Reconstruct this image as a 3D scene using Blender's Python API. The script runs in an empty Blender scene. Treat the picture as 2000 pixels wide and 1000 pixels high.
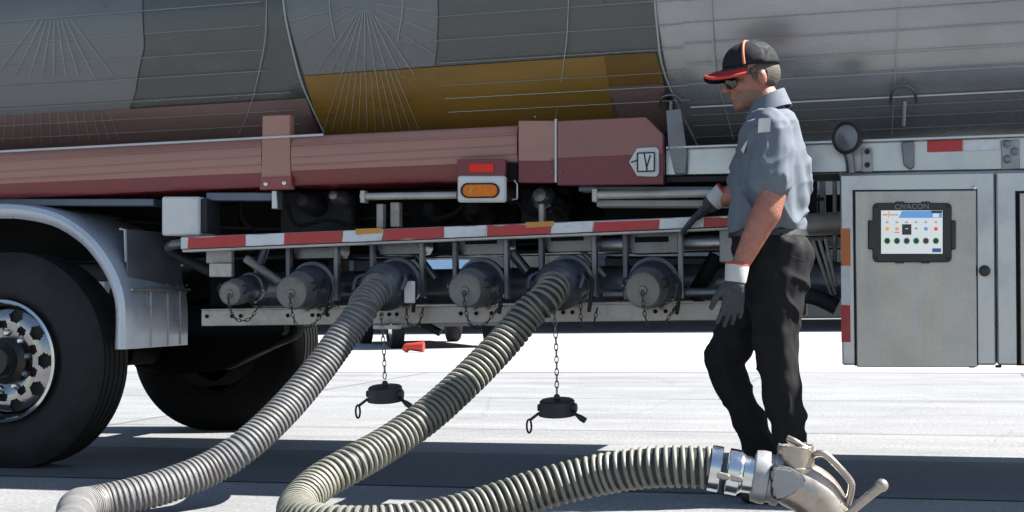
import bpy, bmesh, math, random
from mathutils import Vector, Matrix, noise
random.seed(7)
scene = bpy.context.scene
col = scene.collection
rad = math.radians

# ------------------------------------------------------------------ camera
FPX = 2778.0                       # focal length in pixels of the 2000 px wide photograph (50 mm)
YAW, PITCH, ROLL = rad(16.0), math.atan(80/2778), 0.0136
CAM = Vector((1.697, -5.917, 0.80))
_Fh = Vector((-math.sin(YAW), math.cos(YAW), 0)); _Z = Vector((0, 0, 1))
_F = _Fh*math.cos(PITCH) + _Z*math.sin(PITCH)
_U0 = -_Fh*math.sin(PITCH) + _Z*math.cos(PITCH)
_R0 = Vector((math.cos(YAW), math.sin(YAW), 0))
_U = _U0*math.cos(ROLL) + _R0*math.sin(ROLL)
_R = _R0*math.cos(ROLL) - _U0*math.sin(ROLL)
cd = bpy.data.cameras.new('camera'); cam = bpy.data.objects.new('camera', cd); col.objects.link(cam)
cd.sensor_width = 36; cd.lens = 50; cd.clip_end = 5000; cd.clip_start = 0.05
m3 = Matrix((_R, _U, -_F)).transposed().to_4x4(); m3.translation = CAM
cam.matrix_world = m3
scene.camera = cam

# ------------------------------------------------------------------ sky, sun, exposure
SUNV = Vector((0.85, 0.27, 1.0)).normalized()
w = bpy.data.worlds.new('World'); scene.world = w; w.use_nodes = True
nt = w.node_tree; bg = nt.nodes['Background']
sky = nt.nodes.new('ShaderNodeTexSky'); sky.sky_type = 'NISHITA'; sky.sun_disc = False
sky.sun_elevation = math.asin(SUNV.z); sky.sun_rotation = math.atan2(SUNV.x, SUNV.y)
sky.air_density = 1.2; sky.dust_density = 0.6
nt.links.new(sky.outputs[0], bg.inputs[0]); bg.inputs[1].default_value = 0.05
sd = bpy.data.lights.new('sun', 'SUN'); sd.energy = 5.0; sd.angle = rad(0.53); sd.color = (1, .96, .9)
so = bpy.data.objects.new('sun', sd); col.objects.link(so)
so.rotation_euler = (-SUNV).to_track_quat('-Z', 'Y').to_euler(); so.location = (6, 6, 14)
vs = scene.view_settings
vs.view_transform = 'Standard'; vs.look = 'None'; vs.exposure = 1.9; vs.gamma = 1; vs.use_curve_mapping = False

# ------------------------------------------------------------------ point finders: from the photograph to metres on a known plane
def ray(px, py): return _F + _R*((px-1000)/FPX) + _U*((500-py)/FPX)
def U(px, py, Y):
    d = ray(px, py); return CAM + d*((Y-CAM.y)/d.y)
def UZ(px, py, Zv):
    d = ray(px, py); return CAM + d*((Zv-CAM.z)/d.z)
def UD(px, py, dep): return CAM + ray(px, py)*dep
TCY, TCZ, TA, TB = 0.90, 2.15, 0.88, 0.80       # tank cross-section: an ellipse swept along x
def T(px, py, off=0.0):
    d = ray(px, py); a, b = TA+off, TB+off
    oy, oz = CAM.y-TCY, CAM.z-TCZ
    A = (d.y/a)**2 + (d.z/b)**2; B = 2*(oy*d.y/a/a + oz*d.z/b/b); Cc = (oy/a)**2 + (oz/b)**2 - 1
    D = max(B*B-4*A*Cc, 0); t = (-B-math.sqrt(D))/(2*A)
    return CAM + d*t
def tank_xt(px, py):
    p = T(px, py); return p.x, math.atan2((p.z-TCZ)/TB, -(p.y-TCY)/TA)
def tank_pt(X, th, off=0.0): return Vector((X, TCY-(TA+off)*math.cos(th), TCZ+(TB+off)*math.sin(th)))

# ------------------------------------------------------------------ materials
MATS = {}
def srgb(r, g, b):
    f = lambda c: (c/255/12.92) if c/255 <= .04045 else ((c/255+.055)/1.055)**2.4
    return (f(r), f(g), f(b))
def mat(name, colr, rough=.5, metal=0.0, var=.25, scale=8.0, bump=.0, bscale=60., dirt=None, dirt_amt=.5, dirt_scale=5., stretch=None, spec=.5, emit=0.0, coat=0.0, rvar=.15, grit=0.0):
    if name in MATS: return MATS[name]
    if not emit: colr = tuple(c*.69 for c in colr); dirt = tuple(c*.69 for c in dirt) if dirt else None
    m = bpy.data.materials.new(name); m.use_nodes = True; MATS[name] = m
    n = m.node_tree.nodes; l = m.node_tree.links; b = n['Principled BSDF']
    tc = n.new('ShaderNodeNewGeometry'); src = tc.outputs['Position']
    if stretch:
        mp = n.new('ShaderNodeMapping'); mp.inputs['Scale'].default_value = stretch
        l.new(src, mp.inputs[0]); src = mp.outputs[0]
    nz = n.new('ShaderNodeTexNoise'); nz.inputs['Scale'].default_value = scale; nz.inputs['Detail'].default_value = 8; nz.inputs['Roughness'].default_value = .65
    l.new(src, nz.inputs['Vector'])
    mr = n.new('ShaderNodeMapRange'); mr.inputs[1].default_value = .3; mr.inputs[2].default_value = .7
    mr.inputs[3].default_value = 1-var; mr.inputs[4].default_value = 1+var
    l.new(nz.outputs[0], mr.inputs[0])
    mx = n.new('ShaderNodeMix'); mx.data_type = 'RGBA'; mx.blend_type = 'MULTIPLY'; mx.inputs[0].default_value = 1
    mx.inputs[6].default_value = (*colr, 1); l.new(mr.outputs[0], mx.inputs[7]); out = mx.outputs[2]
    if dirt:
        n2 = n.new('ShaderNodeTexNoise'); n2.inputs['Scale'].default_value = dirt_scale; n2.inputs['Detail'].default_value = 10; n2.inputs['Roughness'].default_value = .7
        l.new(tc.outputs['Position'], n2.inputs['Vector'])
        r2 = n.new('ShaderNodeMapRange'); r2.inputs[1].default_value = .48; r2.inputs[2].default_value = .68; r2.inputs[4].default_value = dirt_amt
        l.new(n2.outputs[0], r2.inputs[0])
        m2 = n.new('ShaderNodeMix'); m2.data_type = 'RGBA'; l.new(r2.outputs[0], m2.inputs[0]); l.new(out, m2.inputs[6]); m2.inputs[7].default_value = (*dirt, 1); out = m2.outputs[2]
    if grit:      # aggregate speckle and hairline cracks
        g1 = n.new('ShaderNodeTexNoise'); g1.inputs['Scale'].default_value = 55; g1.inputs['Detail'].default_value = 4; l.new(tc.outputs['Position'], g1.inputs['Vector'])
        gr = n.new('ShaderNodeMapRange'); gr.inputs[1].default_value = .3; gr.inputs[2].default_value = .7; gr.inputs[3].default_value = 1-grit; gr.inputs[4].default_value = 1+grit*.6
        l.new(g1.outputs[0], gr.inputs[0])
        wv = n.new('ShaderNodeTexNoise'); wv.inputs['Scale'].default_value = 2.5; wv.inputs['Detail'].default_value = 5; l.new(tc.outputs['Position'], wv.inputs['Vector'])
        wm = n.new('ShaderNodeMix'); wm.data_type = 'RGBA'; wm.inputs[0].default_value = .12; l.new(tc.outputs['Position'], wm.inputs[6]); l.new(wv.outputs['Color'], wm.inputs[7])
        vo = n.new('ShaderNodeTexVoronoi'); vo.feature = 'DISTANCE_TO_EDGE'; vo.inputs['Scale'].default_value = .55; l.new(wm.outputs[2], vo.inputs['Vector'])
        vr = n.new('ShaderNodeMapRange'); vr.inputs[1].default_value = 0; vr.inputs[2].default_value = .006; vr.inputs[3].default_value = .84; vr.inputs[4].default_value = 1
        l.new(vo.outputs[0], vr.inputs[0])
        ml_ = n.new('ShaderNodeMath'); ml_.operation = 'MULTIPLY'; l.new(gr.outputs[0], ml_.inputs[0]); l.new(vr.outputs[0], ml_.inputs[1])
        gm = n.new('ShaderNodeMix'); gm.data_type = 'RGBA'; gm.blend_type = 'MULTIPLY'; gm.inputs[0].default_value = 1; l.new(out, gm.inputs[6]); l.new(ml_.outputs[0], gm.inputs[7]); out = gm.outputs[2]
    l.new(out, b.inputs['Base Color'])
    rr = n.new('ShaderNodeMapRange'); rr.inputs[1].default_value = .3; rr.inputs[2].default_value = .7
    rr.inputs[3].default_value = max(rough-rvar, .03); rr.inputs[4].default_value = min(rough+rvar, 1)
    l.new(nz.outputs[0], rr.inputs[0]); l.new(rr.outputs[0], b.inputs['Roughness'])
    b.inputs['Metallic'].default_value = metal; b.inputs['Specular IOR Level'].default_value = spec
    b.inputs['Coat Weight'].default_value = coat
    if emit:
        l.new(out, b.inputs['Emission Color']); b.inputs['Emission Strength'].default_value = emit
    if bump:
        n3 = n.new('ShaderNodeTexNoise'); n3.inputs['Scale'].default_value = bscale; n3.inputs['Detail'].default_value = 5
        l.new(src, n3.inputs['Vector'])
        bp = n.new('ShaderNodeBump'); bp.inputs['Strength'].default_value = bump; bp.inputs['Distance'].default_value = .01
        l.new(n3.outputs[0], bp.inputs['Height']); l.new(bp.outputs[0], b.inputs['Normal'])
    return m

# ------------------------------------------------------------------ objects
WLOC = {}
def thing(name, label, cat, loc=(0, 0, 0), group=None):
    o = bpy.data.objects.new(name, None); col.objects.link(o); o.location = loc
    o.empty_display_size = .1
    o['label'] = label; o['category'] = cat
    if group: o['group'] = group
    WLOC[o.name] = Vector(loc); return o
def link(name, me, m, parent=None, smooth=None, origin=None):
    if isinstance(m, str): m = MATS[m]
    for x in (m if isinstance(m, (list, tuple)) else [m]): me.materials.append(x)
    vsx = [v.co for v in me.vertices]
    c = Vector([(min(v[i] for v in vsx)+max(v[i] for v in vsx))/2 for i in range(3)]) if origin is None else Vector(origin)
    me.transform(Matrix.Translation(-c))
    if smooth is not None:
        me.shade_smooth()
        if smooth < 180: me.set_sharp_from_angle(angle=rad(smooth))
    o = bpy.data.objects.new(name, me); col.objects.link(o)
    if parent is not None:
        o.parent = parent; o.location = c-WLOC[parent.name]
    else: o.location = c
    WLOC[o.name] = c
    return o
def bmobj(name, bm, m, parent=None, smooth=35, mi=None):
    bmesh.ops.recalc_face_normals(bm, faces=bm.faces)
    me = bpy.data.meshes.new(name); bm.to_mesh(me); bm.free()
    return link(name, me, m, parent, smooth)
def tag(o, label, cat=None, group=None, kind=None):
    if label: o['label'] = label
    if cat: o['category'] = cat
    if group: o['group'] = group
    if kind: o['kind'] = kind
    return o
# --- shape builders (add to a bmesh, world metres)
def bm_poly(bm, pts, ext, bev=0.0, seg=1):
    """closed prism: polygon pts pushed along vector ext"""
    a = [bm.verts.new(p) for p in pts]; b = [bm.verts.new(Vector(p)+Vector(ext)) for p in pts]; n = len(a)
    fs = [bm.faces.new(a), bm.faces.new(b[::-1])]
    for i in range(n): fs.append(bm.faces.new((a[(i+1) % n], a[i], b[i], b[(i+1) % n])))
    if bev:
        es = set(e for f in fs for e in f.edges)
        bmesh.ops.bevel(bm, geom=list(es), offset=bev, segments=seg, affect='EDGES', clamp_overlap=True)
def prism(name, pix, Y, depth, m, parent, bev=.003, smooth=35):
    bm = bmesh.new(); bm_poly(bm, [U(x, y, Y) for x, y in pix], (0, depth, 0), bev); return bmobj(name, bm, m, parent, smooth)
def rect(name, x0, y0, x1, y1, Y, depth, m, parent, bev=.003):
    return prism(name, [(x0, y0), (x1, y0), (x1, y1), (x0, y1)], Y, depth, m, parent, bev)
def bm_box(bm, lo, hi, bev=0.0, seg=1):
    x0, y0, z0 = lo; x1, y1, z1 = hi
    bm_poly(bm, [(x0, y0, z0), (x1, y0, z0), (x1, y0, z1), (x0, y0, z1)], (0, y1-y0, 0), bev, seg)
def box(name, lo, hi, m, parent, bev=.004):
    bm = bmesh.new(); bm_box(bm, lo, hi, bev); return bmobj(name, bm, m, parent)
def frame_of(d):
    d = Vector(d).normalized(); a = Vector((0, 0, 1)) if abs(d.z) < .9 else Vector((1, 0, 0))
    u = d.cross(a).normalized(); return d, u, u.cross(d).normalized()
def bm_rings(bm, rings, cap=True, closed=False):
    vr = [[bm.verts.new(p) for p in r] for r in rings]; n = len(vr[0])
    k = len(vr) if closed else len(vr)-1
    for i in range(k):
        A, B = vr[i], vr[(i+1) % len(vr)]
        for j in range(n): bm.faces.new((A[j], A[(j+1) % n], B[(j+1) % n], B[j]))
    if cap and not closed: bm.faces.new(vr[0][::-1]); bm.faces.new(vr[-1])
def bm_lathe(bm, p, d, prof, n=32, cap=True):
    """prof: list of (distance along d, radius)"""
    d, u, v = frame_of(d); p = Vector(p)
    bm_rings(bm, [[p+d*s+(u*math.cos(t)+v*math.sin(t))*max(r, 1e-4) for t in [2*math.pi*k/n for k in range(n)]] for s, r in prof], cap)
def lathe(name, p, d, prof, m, parent, n=32, smooth=35):
    bm = bmesh.new(); bm_lathe(bm, p, d, prof, n); return bmobj(name, bm, m, parent, smooth)
def catmull(pts, sub=8, closed=False):
    P = [Vector(p) for p in pts]; out = []; n = len(P)
    for i in range(n if closed else n-1):
        g = (lambda k: P[k % n]) if closed else (lambda k: P[min(max(k, 0), n-1)])
        a, b, c, d = g(i-1), g(i), g(i+1), g(i+2)
        for s in range(sub):
            t = s/sub
            out.append(.5*((2*b)+(c-a)*t+(2*a-5*b+4*c-d)*t*t+(3*b-a-3*c+d)*t**3))
    if not closed: out.append(P[-1])
    return out
def resample(pts, step):
    out = [pts[0].copy()]; acc = 0
    for a, b in zip(pts, pts[1:]):
        L = (b-a).length; s = step-acc
        while s <= L: out.append(a.lerp(b, s/L)); s += step
        acc = (acc+L) % step
    return out
def par_frames(P):
    """parallel-transported frames"""
    ts = [((P[min(i+1, len(P)-1)]-P[max(i-1, 0)]).normalized()) for i in range(len(P))]
    _, u, v = frame_of(ts[0]); fr = []
    for t in ts:
        u = (u-t*u.dot(t)).normalized(); fr.append((t, u, t.cross(u)))
    return fr
def bm_tube(bm, P, r, n=10, cap=True, closed=False):
    fr = par_frames(P); rr = r if callable(r) else (lambda i: r)
    bm_rings(bm, [[P[i]+(fr[i][1]*math.cos(2*math.pi*k/n)+fr[i][2]*math.sin(2*math.pi*k/n))*rr(i) for k in range(n)] for i in range(len(P))], cap, closed)
def tube(name, pts, r, m, parent, n=10, sub=6, smooth=50):
    bm = bmesh.new(); P = catmull(pts, sub) if sub > 1 else [Vector(p) for p in pts]; bm_tube(bm, P, r, n); return bmobj(name, bm, m, parent, smooth)
def bm_ell(bm, c, ax, radii, nu=20, nv=12):
    c = Vector(c); X, Yv, Zv = ax
    R = []
    for i in range(1, nv):
        ph = math.pi*i/nv-math.pi/2
        R.append([c+X*(radii[0]*math.cos(ph)*math.cos(2*math.pi*k/nu))+Yv*(radii[1]*math.cos(ph)*math.sin(2*math.pi*k/nu))+Zv*(radii[2]*math.sin(ph)) for k in range(nu)])
    bm_rings(bm, R, True)
def bm_caps(bm, p0, p1, r0, r1, n=16):
    p0, p1 = Vector(p0), Vector(p1); L = (p1-p0).length; prof = []
    for k in range(1, 7): a = -math.pi/2+k*math.pi/14; prof.append((r0*math.sin(a), r0*math.cos(a)))
    prof.append((0, r0)); prof.append((L, r1))
    for k in range(1, 7): a = k*math.pi/14; prof.append((L+r1*math.sin(a), r1*math.cos(a)))
    bm_lathe(bm, p0, p1-p0, prof, n)
def bm_chain(bm, pts, rads, n=16):
    for a, b, ra, rb in zip(pts, pts[1:], rads, rads[1:]): bm_caps(bm, a, b, ra, rb, n)
def remesh(bm, vox, smooth=4, fac=.5):
    bmesh.ops.recalc_face_normals(bm, faces=bm.faces)
    me = bpy.data.meshes.new('tmp'); bm.to_mesh(me); bm.free()
    o = bpy.data.objects.new('tmp', me); col.objects.link(o)
    r = o.modifiers.new('r', 'REMESH'); r.mode = 'VOXEL'; r.voxel_size = vox
    s = o.modifiers.new('s', 'SMOOTH'); s.iterations = smooth; s.factor = fac
    dg = bpy.context.evaluated_depsgraph_get(); dg.update()
    out = bpy.data.meshes.new_from_object(o.evaluated_get(dg))
    bpy.data.objects.remove(o); bpy.data.meshes.remove(me)
    return out
def bm_links(bm, pts, step=.022, rl=.012, rw=.0065, rt=.0022):
    P = resample([Vector(p) for p in pts], step)
    for i in range(len(P)-1):
        c = (P[i]+P[i+1])/2; d, u, v = frame_of(P[i+1]-P[i]); s = u if i % 2 else v
        loop = [c+d*(math.cos(a)*rl*1.15)+s*(math.sin(a)*rw) for a in [2*math.pi*k/10 for k in range(10)]]
        bm_tube(bm, loop, rt, 5, closed=True)
def text_mesh(body, size, origin, right, up, out, depth):
    cu = bpy.data.curves.new('t', 'FONT'); cu.body = body; cu.size = size; cu.extrude = depth; cu.align_x = 'CENTER'; cu.align_y = 'CENTER'
    o = bpy.data.objects.new('t', cu); col.objects.link(o)
    dg = bpy.context.evaluated_depsgraph_get(); dg.update()
    me = bpy.data.meshes.new_from_object(o.evaluated_get(dg)); bpy.data.objects.remove(o)
    M = Matrix((right, up, out)).transposed().to_4x4(); M.translation = origin; me.transform(M); me.materials.clear()
    return me

# ------------------------------------------------------------------ the palette
mat('concrete', (.262, .267, .275), .9, var=.2, scale=1.6, bump=.35, bscale=60, dirt=(.17, .172, .175), dirt_amt=.45, dirt_scale=1.3, stretch=(.3, 1.6, 1), grit=.35)
mat('apron_concrete', (.37, .372, .372), .9, var=.1, scale=.9, bump=.2, bscale=30, stretch=(.35, 1.4, 1))
mat('shadow_band_grey', (.12, .122, .128), .85, var=.2, scale=2.2, bump=.3, bscale=80, stretch=(.4, 1.2, 1), dirt=(.17, .17, .17), dirt_amt=.35, dirt_scale=1.6, grit=.3)
mat('asphalt', (.06, .062, .068), .85, var=.25, scale=5, bump=.3, bscale=90)
mat('tank_grey', (.25, .262, .262), .32, .4, var=.14, scale=1.2, stretch=(.4, 2, 1.2), bump=.012, bscale=2)
mat('bulkhead_grey', (.37, .385, .4), .34, .4, var=.15, scale=1.5, bump=.012, bscale=2)
mat('tank_steel', (.4, .405, .415), .27, .5, var=.25, scale=1.1, stretch=(.8, 1.5, 1.5), bump=.025, bscale=1.8)
mat('mustard', (.5, .29, .06), .36, 0, var=.18, scale=1.6, stretch=(.5, 1, 1.5))
mat('mustard_dark', (.34, .19, .035), .5, 0, var=.25, scale=2)
mat('mauve', (.43, .285, .265), .5, 0, var=.16, scale=1.8, stretch=(.4, 1, 1.6))
mat('pale_pink', (.4, .2, .155), .38, 0, var=.15, scale=1.5, stretch=(.3, 1, 3))
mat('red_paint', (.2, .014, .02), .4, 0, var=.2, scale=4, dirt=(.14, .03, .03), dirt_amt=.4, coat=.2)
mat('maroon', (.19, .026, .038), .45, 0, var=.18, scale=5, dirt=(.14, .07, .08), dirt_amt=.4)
mat('overlay_grey', (.42, .43, .41), .5, .2, var=.1)
mat('white_trim', (.62, .62, .62), .5, .1, var=.1)
mat('aluminium', (.6, .62, .65), .36, .85, var=.14, scale=5, bump=.04, bscale=25, dirt=(.33, .33, .33), dirt_amt=.4)
mat('fender_alu', (.6, .66, .74), .34, .35, var=.08, scale=4)
mat('stay_grey', (.22, .25, .29), .45, .4, var=.2, scale=7, bump=.04)
mat('dull_alu', (.4, .41, .42), .5, .5, var=.22, scale=9, bump=.08, bscale=40, dirt=(.2, .19, .17), dirt_amt=.5)
mat('door_steel', (.5, .495, .485), .33, .85, var=.12, scale=14, stretch=(3, 3, .12), bump=.03, bscale=90, dirt=(.3, .285, .27), dirt_amt=.5, dirt_scale=2.2)
mat('rail_steel', (.55, .52, .49), .55, .4, var=.2, scale=7, dirt=(.25, .22, .19), dirt_amt=.55, dirt_scale=9)
mat('dark_steel', (.028, .029, .033), .6, .1, spec=.25, var=.35, scale=9, bump=.1, bscale=60)
mat('black_paint', (.010, .0105, .012), .75, 0, var=.3, scale=10, bump=.08, spec=.12)
mat('mid_steel', (.2, .215, .24), .34, .65, var=.3, scale=8, bump=.08, bscale=50, dirt=(.1, .09, .08), dirt_amt=.5)
mat('blue_steel', (.12, .15, .21), .4, .4, var=.25, scale=7, bump=.05)
mat('valve_grey', (.11, .122, .15), .38, .5, var=.3, scale=12, bump=.12, bscale=70, dirt=(.2, .19, .17), dirt_amt=.5, dirt_scale=10)
mat('cap_grey', (.22, .22, .21), .5, .3, var=.28, scale=14, bump=.12, bscale=70, dirt=(.08, .08, .08), dirt_amt=.6, dirt_scale=14)
mat('cap_black', (.028, .029, .032), .5, .1, var=.3, scale=14, bump=.1)
mat('chain', (.3, .29, .27), .45, .7, var=.3, scale=40)
mat('dark_chain', (.06, .06, .06), .5, .5, var=.3, scale=40)
mat('rubber', (.016, .016, .0175), .75, 0, var=.35, scale=6, bump=.15, bscale=90, spec=.3, dirt=(.04, .039, .037), dirt_amt=.55, dirt_scale=6)
mat('chrome', (.75, .75, .76), .1, 1, var=.05, scale=5)
mat('hub_dark', (.03, .03, .032), .35, .5, var=.3, scale=12)
mat('tape_red', (.5, .02, .025), .4, 0, var=.12, scale=12, dirt=(.3, .06, .05), dirt_amt=.4, dirt_scale=18)
mat('tape_white', (.72, .74, .78), .4, 0, var=.08, scale=12, dirt=(.45, .45, .46), dirt_amt=.5, dirt_scale=22)
mat('tape_orange', (.6, .17, .03), .4, 0, var=.1, scale=12)
mat('tape_amber', (.6, .27, .03), .4, 0, var=.15, scale=18)
mat('white_box', (.72, .73, .73), .5, .0, var=.1, scale=5, dirt=(.35, .33, .3), dirt_amt=.4)
mat('amber_lens', (.8, .2, .01), .35, 0, var=.2, scale=40, coat=.05, spec=.2)
mat('red_lens', (.85, .03, .02), .35, 0, var=.12, scale=40, coat=.05, spec=.2)
mat('orange_glow', (.8, .35, .06), .3, 0, var=.1)
mat('hose_grey', (.12, .122, .13), .6, 0, var=.25, scale=10, bump=.1)
mat('hose_rib_grey', (.2, .2, .198), .55, 0, var=.3, scale=7, dirt=(.13, .1, .08), dirt_amt=.7, dirt_scale=9)
mat('hose_black', (.02, .021, .023), .6, 0, var=.3, scale=10)
mat('hose_rib_cream', (.215, .215, .175), .55, 0, var=.3, scale=7, dirt=(.12, .105, .075), dirt_amt=.7, dirt_scale=9)
mat('hose_cuff', (.36, .33, .3), .6, 0, var=.2, scale=12, dirt=(.3, .16, .1), dirt_amt=.55, dirt_scale=9)
mat('hose_dark_cuff', (.06, .066, .08), .6, 0, var=.25, scale=12)
mat('nozzle_bronze', (.5, .44, .38), .33, .75, var=.15, scale=12, bump=.06, bscale=80, dirt=(.3, .24, .18), dirt_amt=.4, dirt_scale=14)
mat('nozzle_plate', (.33, .33, .34), .5, .3, var=.15, scale=12)
mat('clamp', (.8, .82, .85), .14, 1, var=.06, scale=12)
mat('tablet_black', (.022, .022, .023), .5, 0, var=.15, scale=20, bump=.05)
mat('letter_grey', (.28, .28, .28), .5, 0, var=.05)
E = .12
mat('scr_white', (.6, .62, .6), .4, 0, var=.02, emit=E)
mat('scr_panel', (.58, .6, .59), .4, 0, var=.02, emit=E)
mat('scr_blue', (.1, .28, .55), .4, 0, var=.04, emit=E)
mat('scr_navy', (.02, .07, .22), .4, 0, var=.04, emit=E)
mat('scr_dark', (.015, .016, .016), .4, 0, var=.04, emit=E)
mat('scr_green', (.08, .42, .15), .4, 0, var=.04, emit=E)
mat('scr_red', (.75, .06, .06), .4, 0, var=.04, emit=E)
mat('scr_orange', (.85, .3, .05), .4, 0, var=.04, emit=E)
mat('scr_grey', (.25, .25, .26), .4, 0, var=.04, emit=E)
mat('skin', (.4, .165, .115), .48, 0, var=.2, scale=28, bump=.3, bscale=160, dirt=(.3, .09, .07), dirt_amt=.5, dirt_scale=18, spec=.4)
mat('stubble', (.24, .13, .09), .7, 0, var=.35, scale=160)
mat('hair', (.09, .075, .06), .7, 0, var=.5, scale=120, bump=.5, bscale=200)
mat('shirt', (.135, .16, .2), .85, 0, var=.1, scale=30, bump=.1, bscale=260)
mat('trousers', (.008, .0085, .011), .9, 0, var=.25, scale=30, bump=.15, bscale=240, spec=.25)
mat('cap_navy', (.007, .009, .014), .8, 0, var=.2, scale=60, bump=.12, bscale=260, spec=.3)
mat('bill_grey', (.05, .052, .055), .8, 0, var=.2, scale=60)
mat('cap_red', (.62, .045, .035), .7, 0, var=.1, scale=60)
mat('cap_orange', (.6, .16, .07), .7, 0, var=.1, scale=60)
mat('lens_black', (.006, .007, .006), .12, 0, var=.1, coat=.4)
mat('glove_dark', (.045, .05, .06), .85, 0, var=.35, scale=40, bump=.25, bscale=120, dirt=(.11, .1, .08), dirt_amt=.5, dirt_scale=20)
mat('glove_cuff', (.55, .55, .55), .85, 0, var=.12, scale=30)
mat('patch', (.6, .62, .66), .8, 0, var=.06)
mat('belt', (.012, .012, .012), .5, 0)
mat('shoe', (.02, .018, .016), .6, 0, bump=.1)
mat('car_blue', (.012, .014, .025), .25, .2, var=.05, coat=.6)
mat('car_glass', (.09, .15, .24), .1, .3, var=.05)
mat('wall_pale', (.5, .52, .55), .8, 0, var=.08, scale=.6)
mat('glass_blue', (.1, .16, .25), .15, .2, var=.1)
mat('cone_red', (.6, .04, .025), .45, 0, var=.12)
mat('joint', (.16, .16, .16), .9)
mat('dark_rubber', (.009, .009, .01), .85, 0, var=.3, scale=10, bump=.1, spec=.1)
mat('seam_dark', (.03, .03, .034), .9)
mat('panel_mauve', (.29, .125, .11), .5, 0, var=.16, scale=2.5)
mat('lamp_glass', (.2, .21, .22), .15, .3, var=.2)
# ================================================================== SETTING
def sheet(name, x0, x1, y0, y1, z, m, nx=1, ny=1):
    bm = bmesh.new()
    v = [[bm.verts.new((x0+(x1-x0)*i/nx, y0+(y1-y0)*j/ny, z)) for i in range(nx+1)] for j in range(ny+1)]
    for j in range(ny):
        for i in range(nx): bm.faces.new((v[j][i], v[j][i+1], v[j+1][i+1], v[j+1][i]))
    o = bmobj(name, bm, m, None, None); o['kind'] = 'structure'; return o
sheet('ground', -600, 600, -300, 1500, 0, 'concrete')
sheet('concrete_apron', -300, 300, 8.6, 24.5, .004, 'apron_concrete')
sheet('shadow_band_strip', -300, 300, -.2, 1.05, .004, 'shadow_band_grey')  # darker sheet that deepens the tanker's shadow band by its colour
sheet('road', -300, 300, 24.5, 37, .005, 'asphalt')

gnd = bpy.data.objects['ground']; WLOC['ground'] = gnd.location.copy()
for (x0, x1, y0, y1) in ((-60, 60, 2.35, 2.364), (-60, 60, 4.9, 4.916), (-60, 60, -1.72, -1.706), (-3.4, -3.386, 1.1, 8.5), (2.6, 2.614, 1.1, 8.5), (.2, .214, 4.95, 8.5)):
    bm = bmesh.new(); bm.faces.new([bm.verts.new(p) for p in ((x0, y0, .004), (x1, y0, .004), (x1, y1, .004), (x0, y1, .004))]); bmobj('joint_seal', bm, 'joint', gnd, None)
# far pale depot building
b = thing('depot_building', 'long pale depot building far behind the tanker', 'building', (0, 42, 0))
box('wall', (-60, 42, 0), (60, 52, 6.5), 'wall_pale', b, 0)
box('roof', (-60.6, 41.4, 6.5), (60.6, 52.6, 6.9), 'dull_alu', b, 0)
for i in range(24):
    x = -47+i*4.1
    wd = box('window', (x, 41.9, 1.2), (x+2.2, 42.05, 3.6), 'glass_blue', b, 0)
    box('sill', (x-.1, 41.8, 1.05), (x+2.3, 42.04, 1.19), 'white_trim', wd, 0)

can = thing('added_shade_canopy', 'flat white canopy on columns, added far behind the tanker to shade the ground', 'canopy', (0, 32, 0))  # made-up canopy that casts the dark stripe on the far ground
box('roof_slab', (-45, 25.2, 5.2), (45, 39.5, 6.0), 'wall_pale', can, 0)
for i in range(9):
    for yy in (28, 37): box('column', (-40+i*10, yy, .006), (-39.5+i*10, yy+.5, 5.19), 'wall_pale', can, 0)

# ================================================================== TANKER TRAILER
tr = thing('tanker_trailer', 'long silver tanker trailer with mustard and dull red side panels and hose valves', 'trailer', (0, 1.0, 0))

def grid_obj(name, rows, m, parent, smooth=180, thick=0):
    bm = bmesh.new(); v = [[bm.verts.new(p) for p in r] for r in rows]
    for a, c in zip(v, v[1:]):
        for i in range(len(a)-1): bm.faces.new((a[i], a[i+1], c[i+1], c[i]))
    me = bpy.data.meshes.new(name); bm.to_mesh(me); bm.free()
    return link(name, me, m, parent, smooth)
# shell
bm = bmesh.new()
XL, XR = -5.2, 4.6
rings = []
N = 96
for X, k in [(XL-.28, .0), (XL-.25, .45), (XL-.16, .75), (XL-.06, .93), (XL, 1)] + [(XL+(XR-XL)*i/40, 1) for i in range(1, 40)] + [(XR, 1), (XR+.06, .93), (XR+.16, .75), (XR+.25, .45), (XR+.28, .0)]:
    rings.append([Vector((X, TCY-TA*max(k, .02)*math.cos(2*math.pi*j/N), TCZ+TB*max(k, .02)*math.sin(2*math.pi*j/N))) for j in range(N)])
bm_rings(bm, rings); shell = bmobj('tank_shell', bm, 'tank_steel', tr, 60)

def patch(name, Lp, Rp, m, off=.006, cols=24, rows=16, parent=None, smooth=180):
    def interp(pl, t):
        k = t*(len(pl)-1); i = min(int(k), len(pl)-2); f = k-i
        return (pl[i][0]*(1-f)+pl[i+1][0]*f, pl[i][1]*(1-f)+pl[i+1][1]*f)
    L = [tank_xt(*p) if not isinstance(p, Vector) else p for p in Lp]; R = [tank_xt(*p) for p in Rp]
    rws = []
    for j in range(rows+1):
        a, c = interp(L, j/rows), interp(R, j/rows)
        rws.append([tank_pt(a[0]*(1-i/cols)+c[0]*i/cols, a[1]*(1-i/cols)+c[1]*i/cols, off) for i in range(cols+1)])
    bm = bmesh.new(); v = [[bm.verts.new(p) for p in r] for r in rws]
    for a, c in zip(v, v[1:]):
        for i in range(len(a)-1): bm.faces.new((a[i], a[i+1], c[i+1], c[i]))
    # real thickness: close the sheet back to the shell
    geo = bmesh.ops.solidify(bm, geom=bm.faces[:], thickness=.004)
    return bmobj(name, bm, m, parent or tr, 50)
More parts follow.
